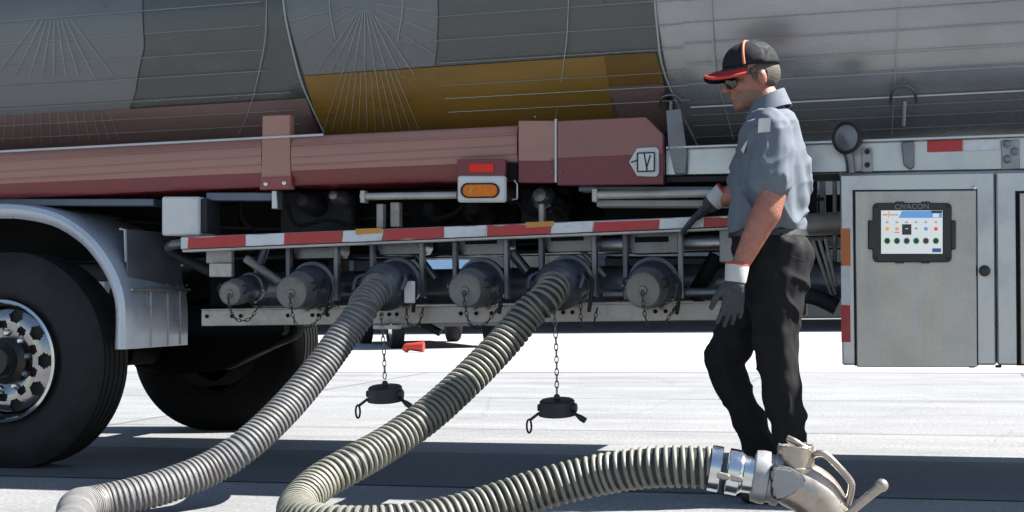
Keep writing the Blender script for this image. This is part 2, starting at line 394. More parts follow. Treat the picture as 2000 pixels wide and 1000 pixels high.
# skins carrying the graphic overlay's colours over the steel
patch('grey_skin', [(-500, -160), (-500, 60), (-500, 300)], [(1250, -160), (1288, 60), (1330, 250)], 'tank_grey', .003, 60, 24)
patch('bulkhead_skin', [(-180, -80), (-180, 60), (-180, 180), (-160, 280)], [(290, -80), (284, 90), (266, 180), (238, 262)], 'bulkhead_grey', .009, 24, 20)
patch('bulkhead_skin', [(535, -80), (562, 30), (580, 95), (596, 146)], [(856, -80), (857, 30), (855, 90), (850, 128)], 'bulkhead_grey', .009, 20, 20)
patch('mustard_skin', [(596, 147), (610, 195), (642, 272)], [(1181, 108), (1190, 165), (1205, 246)], 'mustard', .012, 30, 12)
patch('mustard_skin', [(1181, 107), (1186, 140), (1190, 166)], [(1282, 102), (1290, 130), (1297, 160)], 'mustard_dark', .012, 10, 8)
patch('dull_red_skin', [(1190, 167), (1195, 198), (1205, 250)], [(1297, 161), (1304, 205), (1318, 262)], 'mauve', .012, 10, 8)
patch('dull_red_skin', [(-300, 244), (-300, 318)], [(600, 190), (628, 262)], 'mauve', .0125, 36, 8)

# wireframe overlay lines built as thin tubes on the shell
def tank_line(name, pix, r=.0021, m='overlay_grey', off=.016, sub=4):
    return tube(name, [T(x, y, off) for x, y in pix], r, m, tr, 6, sub)
def tank_long(px, py, x0, x1, r=.0019, m='overlay_grey', off=.016):
    _, th = tank_xt(px, py); bm = bmesh.new()
    bm_tube(bm, [tank_pt(x0+(x1-x0)*i/6, th, off) for i in range(7)], r, 6); return bmobj('overlay_line', bm, m, tr, 60)
for py in (12, 57, 103, 143): tank_long(420, py, -5, U(545, 100, .2).x, .0017)
for py in (188, 222, 248): tank_long(400, py, -5, U(600, 200, .3).x, .0019)
for py in (-40, 17, 63, 108, 152, 178, 205): tank_long(1085, py, U(860, 100, .1).x, U(1345, 100, .2).x, .0017)
for py in (-25, 20, 62, 104, 142, 204, 225, 248): tank_long(1700, py, U(1345, 100, .2).x, 4.5, .0017)
tank_long(1700, 188, U(1345, 100, .2).x, 4.5, .004, 'white_trim')
for pl, r in (([(521, -60), (519, 60), (508, 130), (490, 205), (465, 267)], .002), ([(548, -60), (556, 25), (572, 100), (592, 170), (632, 258)], .0045),
              ([(1112, -60), (1108, 60), (1100, 130), (1085, 232)], .002), ([(1274, -60), (1284, 60), (1300, 150), (1362, 285)], .0045),
              ([(1386, -60), (1392, 60), (1400, 150), (1432, 270)], .003), ([(1757, -60), (1753, 60), (1748, 150), (1742, 262)], .0026),
              ([(642, -60), (644, 20), (655, 75)], .002), ([(790, -60), (786, 20), (776, 80)], .002)):
    tank_line('overlay_ring', pl, r)
# radiating overlay lines of the two dished heads, built as thin tubes
def rays(cx, cy, spec):
    bm = bmesh.new()
    for (x, y0, y1, x2) in spec:
        P = [T(x+(x2-x)*t, y0+(y1-y0)*t, .017) for t in [k/5 for k in range(6)]]
        bm_tube(bm, P, .0013, 5)
    o = bmobj('overlay_rays', bm, 'overlay_grey', tr, 60); o['kind'] = 'stuff'
sp = []
for k in range(-9, 10):
    a = k*8.2; x2 = 712+math.tan(rad(a))*150 if abs(a) < 70 else None
    if x2 is None: continue
    if abs(x2-712) < 120: sp.append((712+math.tan(rad(a))*18, 20, 145, x2))
for i in range(12): x = 632+i*17; sp.append((712+(x-712)*.55, 140, 255, x))
for (xa, ya, xb, yb) in ((690, 8, 565, 42), (690, 18, 590, 80), (735, 8, 852, 24), (735, 18, 852, 66), (730, 30, 850, 108)): sp.append((xa, ya, yb, xb))
rays(712, 0, sp)
sp = []
for i in range(13): x = 5+i*19; sp.append((x+(70-x)*.12, 222, 285-i*.9, x))
for k in range(-6, 7):
    a = k*11; x2 = 105+math.tan(rad(a))*120
    if -60 < x2 < 270: sp.append((105+math.tan(rad(a))*35, 40, 150, x2))
rays(105, 0, sp)
# white bead along the bottom of the shell
tube('bottom_bead', [U(-600, 329, -.01), U(0, 296, -.01), U(632, 263, -.01)], .006, 'white_trim', tr, 8, 3)

# --- red hose trays below the tank
def tray(name, x0, t0, b0, x1, t1, b1, m, Y=0.0, dep=.3, ang=(-90, 90), grow=0.0, parent=tr):
    A0, A1, B0, B1 = U(x0, t0, Y), U(x0, b0, Y), U(x1, t1, Y), U(x1, b1, Y)
    bm = bmesh.new(); R = []
    for k in range(9):
        f = k/8; top, bot = A0.lerp(B0, f), A1.lerp(B1, f); c = (top+bot)/2; h = (top-bot).length/2+grow
        ring = []
        for j in range(13):
            a = rad(ang[0]+(ang[1]-ang[0])*j/12); ring.append(c+Vector((0, -(.04+grow)*math.copysign(abs(math.cos(a))**.6, math.cos(a))+.04, h*math.sin(a))))
        ring += [c+Vector((0, dep, h*math.sin(rad(ang[1])))), c+Vector((0, dep, h*math.sin(rad(ang[0]))))]
        R.append(ring)
    bm_rings(bm, R); return bmobj(name, bm, m, parent, 40)
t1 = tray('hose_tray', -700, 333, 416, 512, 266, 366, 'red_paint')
tray('overlay_band', -700, 336, 400, 511, 269, 352, 'pale_pink', 0, .2, (-38, 90), .004, t1)  # paler band holds the whitish overlay tint in its colour
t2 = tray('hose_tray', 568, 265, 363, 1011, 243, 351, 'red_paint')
tray('overlay_band', 569, 267, 350, 1010, 245, 333, 'pale_pink', 0, .2, (-35, 90), .004, t2)
# long highlights put into the shape as thin ribs on the trays
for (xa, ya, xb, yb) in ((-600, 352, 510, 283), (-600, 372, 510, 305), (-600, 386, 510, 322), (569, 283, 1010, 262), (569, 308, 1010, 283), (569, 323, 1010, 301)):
    tube('highlight_rib', [U(xa, ya, -.004), U(xb, yb, -.004)], .0035, 'pale_pink', tr, 6, 1)
st = prism('tray_strap', [(512, 226), (566, 224), (567, 350), (567, 369), (506, 370), (512, 348)], -.006, .05, 'pale_pink', tr)
pl = prism('strap_plate', [(508, 347), (567, 344), (567, 369), (508, 371)], -.018, .006, mat('plate_pink', (.33, .07, .06), .5, 0, var=.15), st)
for bx, by in ((520, 359), (556, 357)): lathe('bolt', U(bx, by, -.018), (0, -1, 0), [(0, .011), (.006, .011), (.009, .006)], 'chrome', st, 8)
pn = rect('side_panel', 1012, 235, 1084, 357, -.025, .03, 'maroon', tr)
rect('faded_top', 1013, 236, 1083, 314, -.029, .004, 'pale_pink', pn, .001)
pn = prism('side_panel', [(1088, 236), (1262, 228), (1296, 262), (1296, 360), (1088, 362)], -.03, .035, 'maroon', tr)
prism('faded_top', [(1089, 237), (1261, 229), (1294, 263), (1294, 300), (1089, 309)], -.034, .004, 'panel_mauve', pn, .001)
rect('panel_joint', 1083, 232, 1087, 356, -.036, .02, 'white_trim', tr, .001)
for bx, by in ((1045, 228), (1078, 312), (1078, 335), (1095, 335), (1110, 350)): lathe('rivet', U(bx, by, -.034), (0, -1, 0), [(0, .006), (.003, .005), (.005, .002)], 'mid_steel', tr, 8)

# placard holder
ph = prism('placard_holder', [(1228, 316), (1244, 289), (1280, 287), (1287, 292), (1287, 340), (1281, 345), (1244, 344)], -.045, .012, 'white_box', tr)
prism('flap', [(1246, 300), (1277, 299), (1277, 333), (1246, 334)], -.052, .006, 'aluminium', ph, .001)
for a, c in (((1245, 299), (1278, 298)), ((1245, 335), (1278, 334)), ((1245, 299), (1245, 335)), ((1278, 298), (1278, 334)), ((1258, 300), (1264, 334)), ((1270, 303), (1262, 330)), ((1232, 317), (1245, 313))):
    tube('wire', [U(*a, -.055), U(*c, -.055)], .0028, 'dark_steel', ph, 6, 1)

# marker lamp and red reflector
ml = rect('marker_lamp', 893, 343, 987, 395, -.07, .03, 'white_box', tr, .008)
def oval(cx, cy, hw, hh, n=28):
    pts = []
    for k in range(n):
        a = 2*math.pi*k/n; e = hw-hh
        pts.append((cx+(e if math.cos(a) > 0 else -e)+hh*math.cos(a), cy-hh*math.sin(a)))
    return pts
prism('lens_gasket', oval(937, 372, 38, 15), -.076, .012, 'dark_steel', ml, .001)
prism('lens', oval(937, 372, 34, 12), -.084, .016, 'amber_lens', ml, .003)
for k in range(7):
    x = 914+k*1.0
    a = k*51; prism('lens_star', [(920+7*math.cos(rad(a))-1.5, 372+7*math.sin(rad(a))), (920+7*math.cos(rad(a))+1.5, 372+7*math.sin(rad(a))), (921, 373), (919, 371)], -.087, .004, 'orange_glow', ml, 0)
rp = rect('reflector_plate', 893, 311, 987, 343, -.06, .03, 'maroon', tr, .002)
rect('reflector', 916, 319, 964, 336, -.066, .008, 'red_lens', rp, .002)
rect('lamp_bracket', 989, 318, 1010, 350, -.02, .1, 'black_paint', tr)
tube('bracket_wire', [U(1004, 352, -.03), U(1010, 360, -.03), U(1010, 388, -.03), U(1000, 390, -.03)], .004, 'aluminium', tr, 6, 1)

# --- under-tank chassis
box('main_beam', (-5.0, .52, 1.02), (1.15, .60, 1.30), 'black_paint', tr)
box('main_beam', (-5.0, 1.50, 1.02), (4.3, 1.58, 1.30), 'black_paint', tr)
box('beam_flange', (-5.0, .46, 1.30), (1.15, .66, 1.318), 'dark_steel', tr)
box('beam_flange', (-5.0, .46, 1.0), (1.15, .66, 1.018), 'dark_steel', tr)
for X in (-4.2, -3.2, -2.2, -1.35, -.75, -.1, .6): box('cross_member', (X, .605, 1.06), (X+.08, 1.495, 1.24), 'black_paint', tr)
box('deck_plate', (-5.0, .08, 1.322), (1.2, 1.95, 1.338), 'black_paint', tr)
# gear boxes, mostly dark, added to keep the shaded gaps behind the bar black
for x0, y0, x1, y1, Y, dp, m in ((408, 397, 470, 600, .5, .35, 'black_paint'), (470, 405, 640, 600, .75, .3, 'black_paint'), (545, 372, 690, 470, .32, .25, 'dark_steel'), (690, 392, 740, 460, .45, .2, 'black_paint'),
                                  (800, 395, 1015, 455, .4, .25, 'black_paint'), (1015, 365, 1110, 440, .35, .2, 'dark_steel'), (850, 455, 960, 500, .5, .2, 'dark_steel'), (1180, 400, 1420, 440, .3, .25, 'black_paint'),
                                  (1180, 500, 1440, 545, .7, .3, 'blue_steel'), (690, 480, 800, 545, .8, .25, 'blue_steel')):
    rect('gap_filler_box', x0, y0, x1, y1, Y, dp, m, tr, .012)
ch = rect('side_channel', 402, 376, 536, 392, .03, .08, 'blue_steel', tr)
rect('side_channel', -300, 388, 300, 402, .06, .1, 'blue_steel', tr)
rect('channel_end', 530, 372, 541, 408, .02, .06, 'aluminium', tr)
tube('air_pipe', [U(705, 384, .02), U(893, 381, .02)], .016, 'rail_steel', tr, 12, 1)
rect('pipe_flange', 703, 372, 712, 396, .0, .05, 'rail_steel', tr)
rect('under_channel', 1130, 364, 1420, 374, .05, .12, 'blue_steel', tr)
tube('air_pipe', [U(1158, 381, .02), U(1410, 377, .02)], .018, 'rail_steel', tr, 12, 1)
rect('pipe_flange', 1156, 368, 1166, 394, 0, .05, 'rail_steel', tr)
rect('wide_channel', 1165, 390, 1425, 404, .08, .1, 'dull_alu', tr)
for x0, y0, x1, y1, Y in ((735, 398, 748, 445, .1), (762, 395, 780, 443, .12), (1052, 398, 1062, 436, .1)): rect('bar_post', x0, y0, x1, y1, Y, .04, 'rail_steel', tr)
for k, (x, y, r, Y) in enumerate(((845, 410, 22, .2), (985, 372, 20, .15), (1060, 385, 26, .2), (930, 408, 30, .2), (600, 395, 24, .2), (660, 385, 18, .2), (1095, 400, 22, .25))):
    lathe('air_valve', U(x, y, Y), (0, -1, .1), [(-.12, r/460), (0, r/460), (.03, r/640), (.06, r/900), (.065, .004)], ('black_paint', 'dark_steel', 'mid_steel')[k % 3], tr, 18)
for pts in ([(560, 400), (580, 440), (640, 430), (700, 445)], [(830, 398), (850, 425), (885, 418), (905, 400)], [(1010, 395), (1040, 420), (1090, 405), (1115, 440)], [(470, 395), (475, 430), (500, 450)]):
    tube('air_line', [U(x, y, .15) for x, y in pts], .009, 'black_paint', tr, 8)
# white box at the fender
wb = rect('junction_box', 315, 384, 388, 460, -.02, .16, 'white_box', tr, .008)
rect('box_side', 388.5, 388, 404, 455, .0, .13, 'dark_steel', wb)

# --- bumper bar with reflective tape
BY = -.05
def bar_y(x, top=True): return (462 if top else 487)+(422-462)/(1385-367)*(x-367)+(0 if top else (x-367)/1018*-2)
bb = prism('bumper_bar', [(352, bar_y(352)), (1436, bar_y(1436)), (1436, bar_y(1436, False)), (352, bar_y(352, False))], BY, .05, 'aluminium', tr, .004)
tube('bar_end', [U(372, 473, BY+.03), U(345, 477, BY+.03), U(333, 480, BY+.06), U(330, 484, BY+.16)], .022, 'mid_steel', bb, 12)
prism('bar_lip', [(356, bar_y(356, False)+.5), (1436, bar_y(1436, False)+.5), (1436, bar_y(1436, False)+5), (356, bar_y(356, False)+5)], BY-.012, .07, 'rail_steel', bb, .001)
segs = [(367, 479, 'tape_red'), (479, 556, 'tape_white'), (556, 670, 'tape_red'), (670, 749, 'tape_white'), (749, 867, 'tape_red'), (867, 951, 'tape_white'), (951, 1078, 'tape_red'), (1078, 1160, 'tape_white'), (1160, 1289, 'tape_red'), (1289, 1375, 'tape_white'), (1375, 1425, 'tape_red')]
rnd = random.Random(3)
for x0, x1, m in segs:
    t0 = 3 if x0 > 1100 and m == 'tape_red' else 1
    pts = [(x0+.8, bar_y(x0)+t0)]
    k = 5
    for i in range(1, k): x = x0+(x1-x0)*i/k; pts.append((x, bar_y(x)+t0+(rnd.random()*3 if rnd.random() < .4 else 0)))
    pts += [(x1-.8, bar_y(x1)+t0), (x1-.8+rnd.uniform(-5, 1), bar_y(x1, False)-2)]
    for i in range(k-1, 0, -1): x = x0+(x1-x0)*i/k; pts.append((x, bar_y(x, False)-1.5-(rnd.random()*2 if rnd.random() < .3 else 0)))
    pts.append((x0+.8-rnd.uniform(-1, 5), bar_y(x0, False)-2))
    prism('tape', pts, BY-.004, .003, m, bb, 0)
for x0, x1 in ((694, 747), (1026, 1082)):
    prism('tape_sliver', [(x0, bar_y(x0)-2), (x1, bar_y(x1)-2), (x1-2, bar_y(x1)+8), (x0+1, bar_y(x0)+9)], BY-.007, .003, 'tape_amber', bb, 0)

# --- manifold, rail, brackets
lr = prism('lower_rail', [(393, 606), (1440, 590), (1440, 625), (393, 637)], .06, .03, 'rail_steel', tr, .003)
prism('rail_flange', [(393, 604), (1440, 588), (1440, 590.5), (393, 606.5)], .05, .12, 'rail_steel', tr, .001)
for hx in (404, 453, 470, 562, 610, 622, 640, 745, 760, 775, 900, 930, 960, 1100, 1118, 1280, 1300):
    y = 618-(hx-393)*.011
    lathe('bolt_hole', U(hx, y, .058), (0, -1, 0), [(0, .009), (.003, .009), (.003, .006)], 'black_paint', tr, 12)
lathe('manifold_pipe', (-1.42, .38, U(900, 560, .3).z), (1, 0, 0), [(0, .075), (.01, .085), (3.0, .085), (3.01, .075)], 'mid_steel', tr, 32)
lathe('top_pipe', U(1125, 480, .25), (1, 0, 0), [(0, .032), (.9, .032)], 'aluminium', tr, 24)
for X in (-1.0, -.62, -.25, .12, .5): lathe('pipe_clamp', (X, .38, U(900, 560, .3).z), (1, 0, 0), [(0, .093), (.03, .093)], 'dull_alu', tr, 24)
for (a, c, r, m) in (((480, 505), (560, 560), .02, 'rail_steel'), ((335, 495), (410, 530), .025, 'dark_steel'), ((800, 480), (850, 545), .02, 'mid_steel'), ((980, 470), (1030, 530), .024, 'mid_steel'), ((1138, 492), (1182, 540), .014, 'dull_alu'), ((690, 560), (860, 650), .018, 'dark_steel'), ((1330, 560), (1380, 600), .016, 'dark_steel'), ((1400, 500), (1360, 570), .035, 'black_paint'), ((520, 480), (500, 540), .02, 'blue_steel')):
    tube('strut', [U(*a, .2), U(*c, .22)], r, m, tr, 10, 1)
rect('gusset', 408, 514, 452, 541, .0, .03, 'rail_steel', tr)
rect('gusset', 402, 488, 452, 514, .04, .03, 'dull_alu', tr)
rect('tag_plate', 789, 549, 810, 592, -.14, .008, 'white_box', tr)
rect('tag_plate', 728, 635, 776, 643, .0, .05, 'white_box', tr)
rect('post', 1405, 440, 1440, 512, .1, .06, 'dull_alu', tr)
rect('post', 650, 545, 700, 600, .55, .05, 'mid_steel', tr)
tube('thin_pipe', [U(1180, 575, .1), U(1420, 570, .1)], .02, 'mid_steel', tr, 12, 1)

# --- API valves
def valve(bx, by, capped, big=True):
    s = 1.0 if big else .62; AX = Vector((-.02, -1, -.14)).normalized()
    v = U(bx, by, -.02); root = lathe('valve', v-AX*.17, AX, [(0, .07*s), (.02, .085*s), (.06, .09*s), (.075, .112*s), (.1, .112*s), (.105, .098*s), (.13, .1*s), (.18, .096*s), (.2, .088*s), (.225, .085*s)], 'valve_grey', tr, 40)
    nb = 10 if big else 6
    for k in range(nb):
        a = 2*math.pi*k/nb; lathe('flange_bolt', v+Vector((.102*s*math.cos(a), .075, .102*s*math.sin(a))), (0, -1, 0), [(0, .009), (.012, .009), (.014, .005)], 'mid_steel', root, 6)
    if big:
        # operator box, side arms above
        c = v+Vector((0, .12, 0))
        bm = bmesh.new(); bm_poly(bm, [c+Vector(q) for q in ((-.10, 0, .135), (.10, 0, .135), (.115, 0, .165), (.115, 0, .225), (-.115, 0, .225), (-.115, 0, .165))], (0, .12, 0), .004); bmobj('operator_box', bm, 'mid_steel', root)
        bm = bmesh.new(); bm_box(bm, c+Vector((-.085, -.012, .185)), c+Vector((.06, 0, .208)), .002); bmobj('operator_slot', bm, 'black_paint', root)
        for sx in (-.118, .118):
            bm = bmesh.new(); bm_poly(bm, [c+Vector((sx-.011, -.06, zz)) for zz in (-.06, .225)]+[c+Vector((sx+.011, -.06, zz)) for zz in (.225, -.06)], (0, .035, 0), .003); bmobj('side_arm', bm, 'mid_steel' if sx > 0 else 'valve_grey', root)
        tube('cam_lever', [v+Vector((.1, -.02, .04)), v+Vector((.135, -.06, 0)), v+Vector((.13, -.07, -.07)), v+Vector((.118, -.05, -.12))], .009, 'dark_steel', root, 8)
        lathe('lever_pin', v+Vector((-.095, -.035, .0)), (-1, 0, 0), [(0, .016), (.022, .016), (.026, .01)], 'valve_grey', root, 12)
    if capped:
        p = v+AX*.055; r = .076 if big else .056; L = .1 if big else .07
        cp = lathe('cap', p, AX, [(0, r*1.05), (.012, r*1.08), (.022, r*1.02), (L-.012, r), (L-.004, r*.97), (L, r*.92), (L-.003, r*.86), (L-.003, .02), (L+.004, .016), (L+.006, .004)], 'cap_grey', root, 36)
        for a in (rad(160), rad(15)):
            q = p+AX*.04+Vector((r*1.05*math.cos(a), 0, r*1.05*math.sin(a)))
            bm = bmesh.new(); bm_tube(bm, [q+Vector((.018*math.cos(t), .004*math.sin(t), .018*math.sin(t))) for t in [2*math.pi*k/12 for k in range(12)]], .0045, 6, closed=True); bmobj('cap_ring', bm, 'dark_steel', cp)
        e = p+AX*(L+.008); bm = bmesh.new()
        zb = v.z-.155 if big else v.z-.12
        bm_links(bm, catmull([e, e+Vector((.003, -.006, -.04)), Vector((e.x+.015, e.y+.03, zb-.01)), Vector((e.x+.06, e.y+.08, zb-.015)), Vector((e.x+.1, -.06, zb+.04)), Vector((e.x+.105, .04, zb+.07))], 8))
        bmobj('cap_chain', bm, 'dark_chain', cp, 60)
    else:
        e = v+Vector((0, -.05, 0)); root['coupled'] = 1
        bm = bmesh.new(); bm_links(bm, catmull([v+Vector((.07, .0, -.09)), v+Vector((.08, -.02, -.17)), v+Vector((.12, 0, -.185)), v+Vector((.135, .02, -.12)), v+Vector((.14, .03, -.09))], 8))
        bmobj('retainer_chain', bm, 'dark_chain', root, 60)
    return v
V0 = valve(474, 566, True, False)
V1 = valve(598, 563, True); V2 = valve(765, 556, False); V3 = valve(930, 558, True); V4 = valve(1102, 553, False); V5 = valve(1270, 557, True)

# --- wheels
def wheel(c, R, W, inner=False):
    """c: centre of the outer face, axle along +y"""
    root = lathe('wheel', c+Vector((0, W*.75, 0)), (0, -1, 0), [(0, .1), (W*.2, .13), (W*.22, R*.5), (W*.3, R*.545)], 'hub_dark', tr, 32)
    k = R/.543
    prof = [(0, .30*k), (.015, .40*k), (.02, .46*k), (.035, .505*k), (.06, .53*k)]
    zz = .06; n = 5
    for i in range(n):
        w0 = .06+(W-.12)*i/n; w1 = .06+(W-.12)*(i+1)/n
        prof += [(w0+.002, R), (w1-.012, R), (w1-.010, R-.012), (w1-.002, R-.012)]
    prof += [(W-.06, R), (W-.035, .505*k), (W-.02, .46*k), (W-.012, .42*k), (W-.02, .38*k), (W-.012, .34*k), (W-.035, .30*k)]
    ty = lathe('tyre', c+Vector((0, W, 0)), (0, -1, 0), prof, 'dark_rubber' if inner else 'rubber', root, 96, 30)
    if inner:      # far side: we look at its back, the brake drum fills the rim
        lathe('brake_drum', c+Vector((0, .2, 0)), (0, -1, 0), [(0, .3*k), (.13, .3*k), (.14, .27*k), (.19, .26*k), (.2, .24*k), (.2, .09), (.26, .08), (.26, .003)], 'black_paint', root, 40); return root
    # rim lip and drilled disc
    bm = bmesh.new(); bm_lathe(bm, c, (0, 1, 0), [(.0, .286*k), (-.008, .292*k), (-.004, .305*k), (.02, .308*k), (.06, .29*k), (.1, .275*k), (.12, .262*k), (.1, .268*k), (.05, .28*k)], 64, False); bmobj('rim', bm, 'chrome', root, 40)
    bm = bmesh.new(); NA, NR = 180, 14; r0, r1 = .115*k, .288*k; g = []
    for j in range(NR+1):
        f = j/NR; rr = r0+(r1-r0)*f; dy = .03-.025*math.sin(f*math.pi)+.012*f
        g.append([bm.verts.new(c+Vector((rr*math.cos(2*math.pi*i/NA), dy, rr*math.sin(2*math.pi*i/NA)))) for i in range(NA)])
    def hole(a, rr):
        for base, rc, ra in ((0, .232*k, .031*k), (18, .18*k, .022*k)):
            d = ((a-base+18) % 36)-18
            if math.hypot(rad(d)*rc*.85, rr-rc) < ra: return True
        return False
    for j in range(NR):
        for i in range(NA):
            if not hole((i+.5)*360/NA, r0+(r1-r0)*(j+.5)/NR): bm.faces.new((g[j][i], g[j][(i+1) % NA], g[j+1][(i+1) % NA], g[j+1][i]))
    bmesh.ops.solidify(bm, geom=bm.faces[:], thickness=.012); bmobj('disc', bm, 'chrome', root, 40)
    lathe('hub', c+Vector((0, .06, 0)), (0, -1, 0), [(0, .125*k), (.03, .12*k), (.05, .085*k), (.1, .08*k), (.115, .07*k), (.12, .03*k), (.12, .002)], 'hub_dark', root, 32)
    for i in range(10):
        a = rad(i*36+9); lathe('wheel_nut', c+Vector((.14*k*math.cos(a), .035, .14*k*math.sin(a))), (0, -1, 0), [(0, .016), (.03, .015), (.036, .009)], 'chrome' if i % 3 else 'mid_steel', root, 8)
    return root
WC = U(3, 705, 0); R1 = WC.z
wheel(WC, R1, .33)
WF = UD(428, 690, 8.75); wheel(Vector((WF.x, WF.y, .543)), .543, .33, True)
wheel(Vector((WC.x, WF.y, R1)), R1, .33, True)
wheel(Vector((WC.x-1.3, 0, R1)), R1, .33)
lathe('axle', (WC.x, .2, R1), (0, 1, 0), [(0, .05), (1.15, .05)], 'black_paint', tr, 16)
lathe('axle', (WF.x, .9, R1), (0, 1, 0), [(0, .07), (1.3, .07)], 'black_paint', tr, 16)
for dx in (0, .64):
    box('suspension_arm', (WC.x+dx-.4, .72, .62), (WC.x+dx+.5, .82, .76), 'black_paint', tr, .02)
    lathe('air_spring', (WC.x+dx+.25, .8, .76), (0, 0, 1), [(0, .1), (.03, .13), (.08, .14), (.14, .12), (.2, .14), (.25, .11)], 'rubber', tr, 24)
lathe('brake_chamber', (WC.x+.1, .62, .72), (0, 1, .1), [(0, .06), (.02, .09), (.09, .095), (.11, .09), (.16, .06)], 'dark_steel', tr, 24)

prism('dark_filler_plate', [(250, 600), (590, 600), (575, 660), (505, 690), (440, 722), (330, 735), (258, 720)], 1.25, .12, 'black_paint', tr, .02)  # black plate added so the shaded space under the trailer stays dark
# --- fender: rolled aluminium with front lip and mud skirt
def fender_px():
    return [(-330, 560), (-280, 470), (-200, 425), (-100, 402), (0, 396), (60, 400), (120, 416), (175, 452), (215, 500), (240, 550), (250, 600), (250, 682)]
FP = catmull([U(x, y, -.03) for x, y in fender_px()], 5)
bm = bmesh.new(); fr = par_frames(FP); R = []
cen = WC
for i, p in enumerate(FP):
    rin = Vector((cen.x-p.x, 0, cen.z-p.z)).normalized()
    if p.z < cen.z+.1: rin = Vector((-1, 0, 0))
    prof = [(0.075, .01), (.055, -.012), (.03, -.022), (.008, -.012), (.0, .02), (0, .06), (0, .56), (.004, .56), (.006, .06), (.01, .02), (.03, -.01), (.055, -.002), (.075, .014)]
    R.append([p+rin*a+Vector((0, b_, 0)) for a, b_ in prof])
bm_rings(bm, R); fd = bmobj('fender', bm, 'fender_alu', tr, 35)
sx0 = U(245, 500, .03).x
bm = bmesh.new(); bm_poly(bm, [(sx0, .03, U(245, 448, .03).z), (sx0, .5, U(245, 448, .03).z), (sx0+.02, .53, .86), (sx0+.03, .53, .8), (sx0+.01, .03, .8)], (.006, 0, 0)); bmobj('fender_stay', bm, 'stay_grey', fd)
tube('stay_edge', [U(234, 447, .04), U(244, 449, .04), U(246, 512, .04)], .006, 'white_trim', fd, 8, 1)
FX = FP[-1].x
for yy in (.17, .33, .45):
    bm = bmesh.new(); bm_box(bm, (FX-.002, yy, FP[-1].z+.005), (FX+.006, yy+.008, FP[-1].z+.28), .001); bmobj('skirt_rib', bm, 'white_trim', fd)
bm = bmesh.new(); bm_box(bm, (FX-.01, .0, FP[-1].z+.27), (FX+.01, .55, FP[-1].z+.285), .002); bmobj('skirt_seam', bm, 'dull_alu', fd)
for i in range(5):      # wiring and air lines looped along the chassis
    z0 = 1.02+.04*i; tube('cable', [Vector((-2.2+.5*k, .47-.01*i, z0+.035*math.sin(k*1.7+i*2))) for k in range(8)], .008, 'black_paint' if i % 2 else 'dark_steel', tr, 6)
rect('mud_board', -250, 412, 330, 550, .6, .02, 'dull_alu', tr)

for i in range(6):
    for zz in (FP[-1].z+.262, FP[-1].z+.3): lathe('rivet', (FX+.004, .04+i*.095, zz), (1, 0, 0), [(0, .006), (.003, .005), (.004, .002)], 'dull_alu', fd, 8)
# --- frame rail on the right
FR = .02
fr_ = prism('frame_rail', [(1300, 292), (2500, 250), (2500, 322), (1300, 342)], FR, .06, 'aluminium', tr)
prism('rail_top', [(1300, 286), (2500, 243), (2500, 249), (1300, 291)], FR-.03, .12, 'aluminium', tr, .002)
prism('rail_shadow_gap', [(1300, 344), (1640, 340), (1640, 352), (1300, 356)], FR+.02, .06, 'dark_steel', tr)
prism('rail_reflector', [(1811, 275), (1880, 272), (1880, 295), (1811, 297)], FR-.006, .005, 'tape_red', fr_, .001)
prism('rail_reflector', [(1882, 273), (1953, 271), (1953, 292), (1882, 295)], FR-.006, .005, 'tape_white', fr_, .001)
bp = prism('bolted_plate', [(1955, 274), (1992, 272), (1992, 330), (1957, 332)], FR-.012, .012, 'dull_alu', fr_)
for x, y in ((1967, 281), (1982, 296), (1967, 311)): lathe('bolt', U(x, y, FR-.012), (0, -1, 0), [(0, .016), (.008, .016), (.013, .009)], 'mid_steel', bp, 10)
# work lamp on the rail
wl = tube('work_lamp', [U(1662, 338, -.06), U(1660, 315, -.06), U(1655, 295, -.06)], .018, 'mid_steel', tr, 12)
lathe('lamp_head', U(1672, 270, -.02), (-.55, -1, -.05), [(0, .02), (.02, .045), (.06, .062), (.075, .066), (.08, .06), (.072, .05), (.07, .002)], 'dark_steel', wl, 32)
lathe('lamp_glass', U(1672, 270, -.02)+Vector((-.55, -1, -.05)).normalized()*.074, (-.55, -1, -.05), [(0, .052), (.004, .04), (.007, .002)], 'lamp_glass', wl, 28)
lb = rect('lamp_foot', 1683, 288, 1703, 336, -.03, .03, 'dull_alu', tr)
for y in (296, 322): lathe('foot_hole', U(1694, y, -.032), (0, -1, 0), [(0, .011), (.004, .011), (.004, .004)], 'dark_steel', lb, 12)
# hose hooks hanging from the shell
for pts, fin in (([(1740, 205), (1742, 182), (1755, 168), (1772, 168), (1786, 180), (1790, 200)], [(1760, 278), (1786, 276), (1786, 325), (1778, 331), (1765, 322)]),
                 ([(1288, 208), (1292, 192), (1305, 186), (1320, 188), (1332, 200)], [(1300, 215), (1330, 212), (1342, 300), (1340, 340), (1318, 340), (1306, 290)])):
    hk = tube('hose_hook', [T(x, y, .03) for x, y in pts], .006, 'mid_steel', tr, 8)
    prism('hook_fin', fin, -.01, .012, 'mid_steel', hk)
    tube('hook_rod', [T(sum(p[0] for p in pts)/len(pts)+3, 200, .02), T(sum(p[0] for p in pts)/len(pts)+1, 245, .02)], .007, 'white_trim', hk, 8, 1)

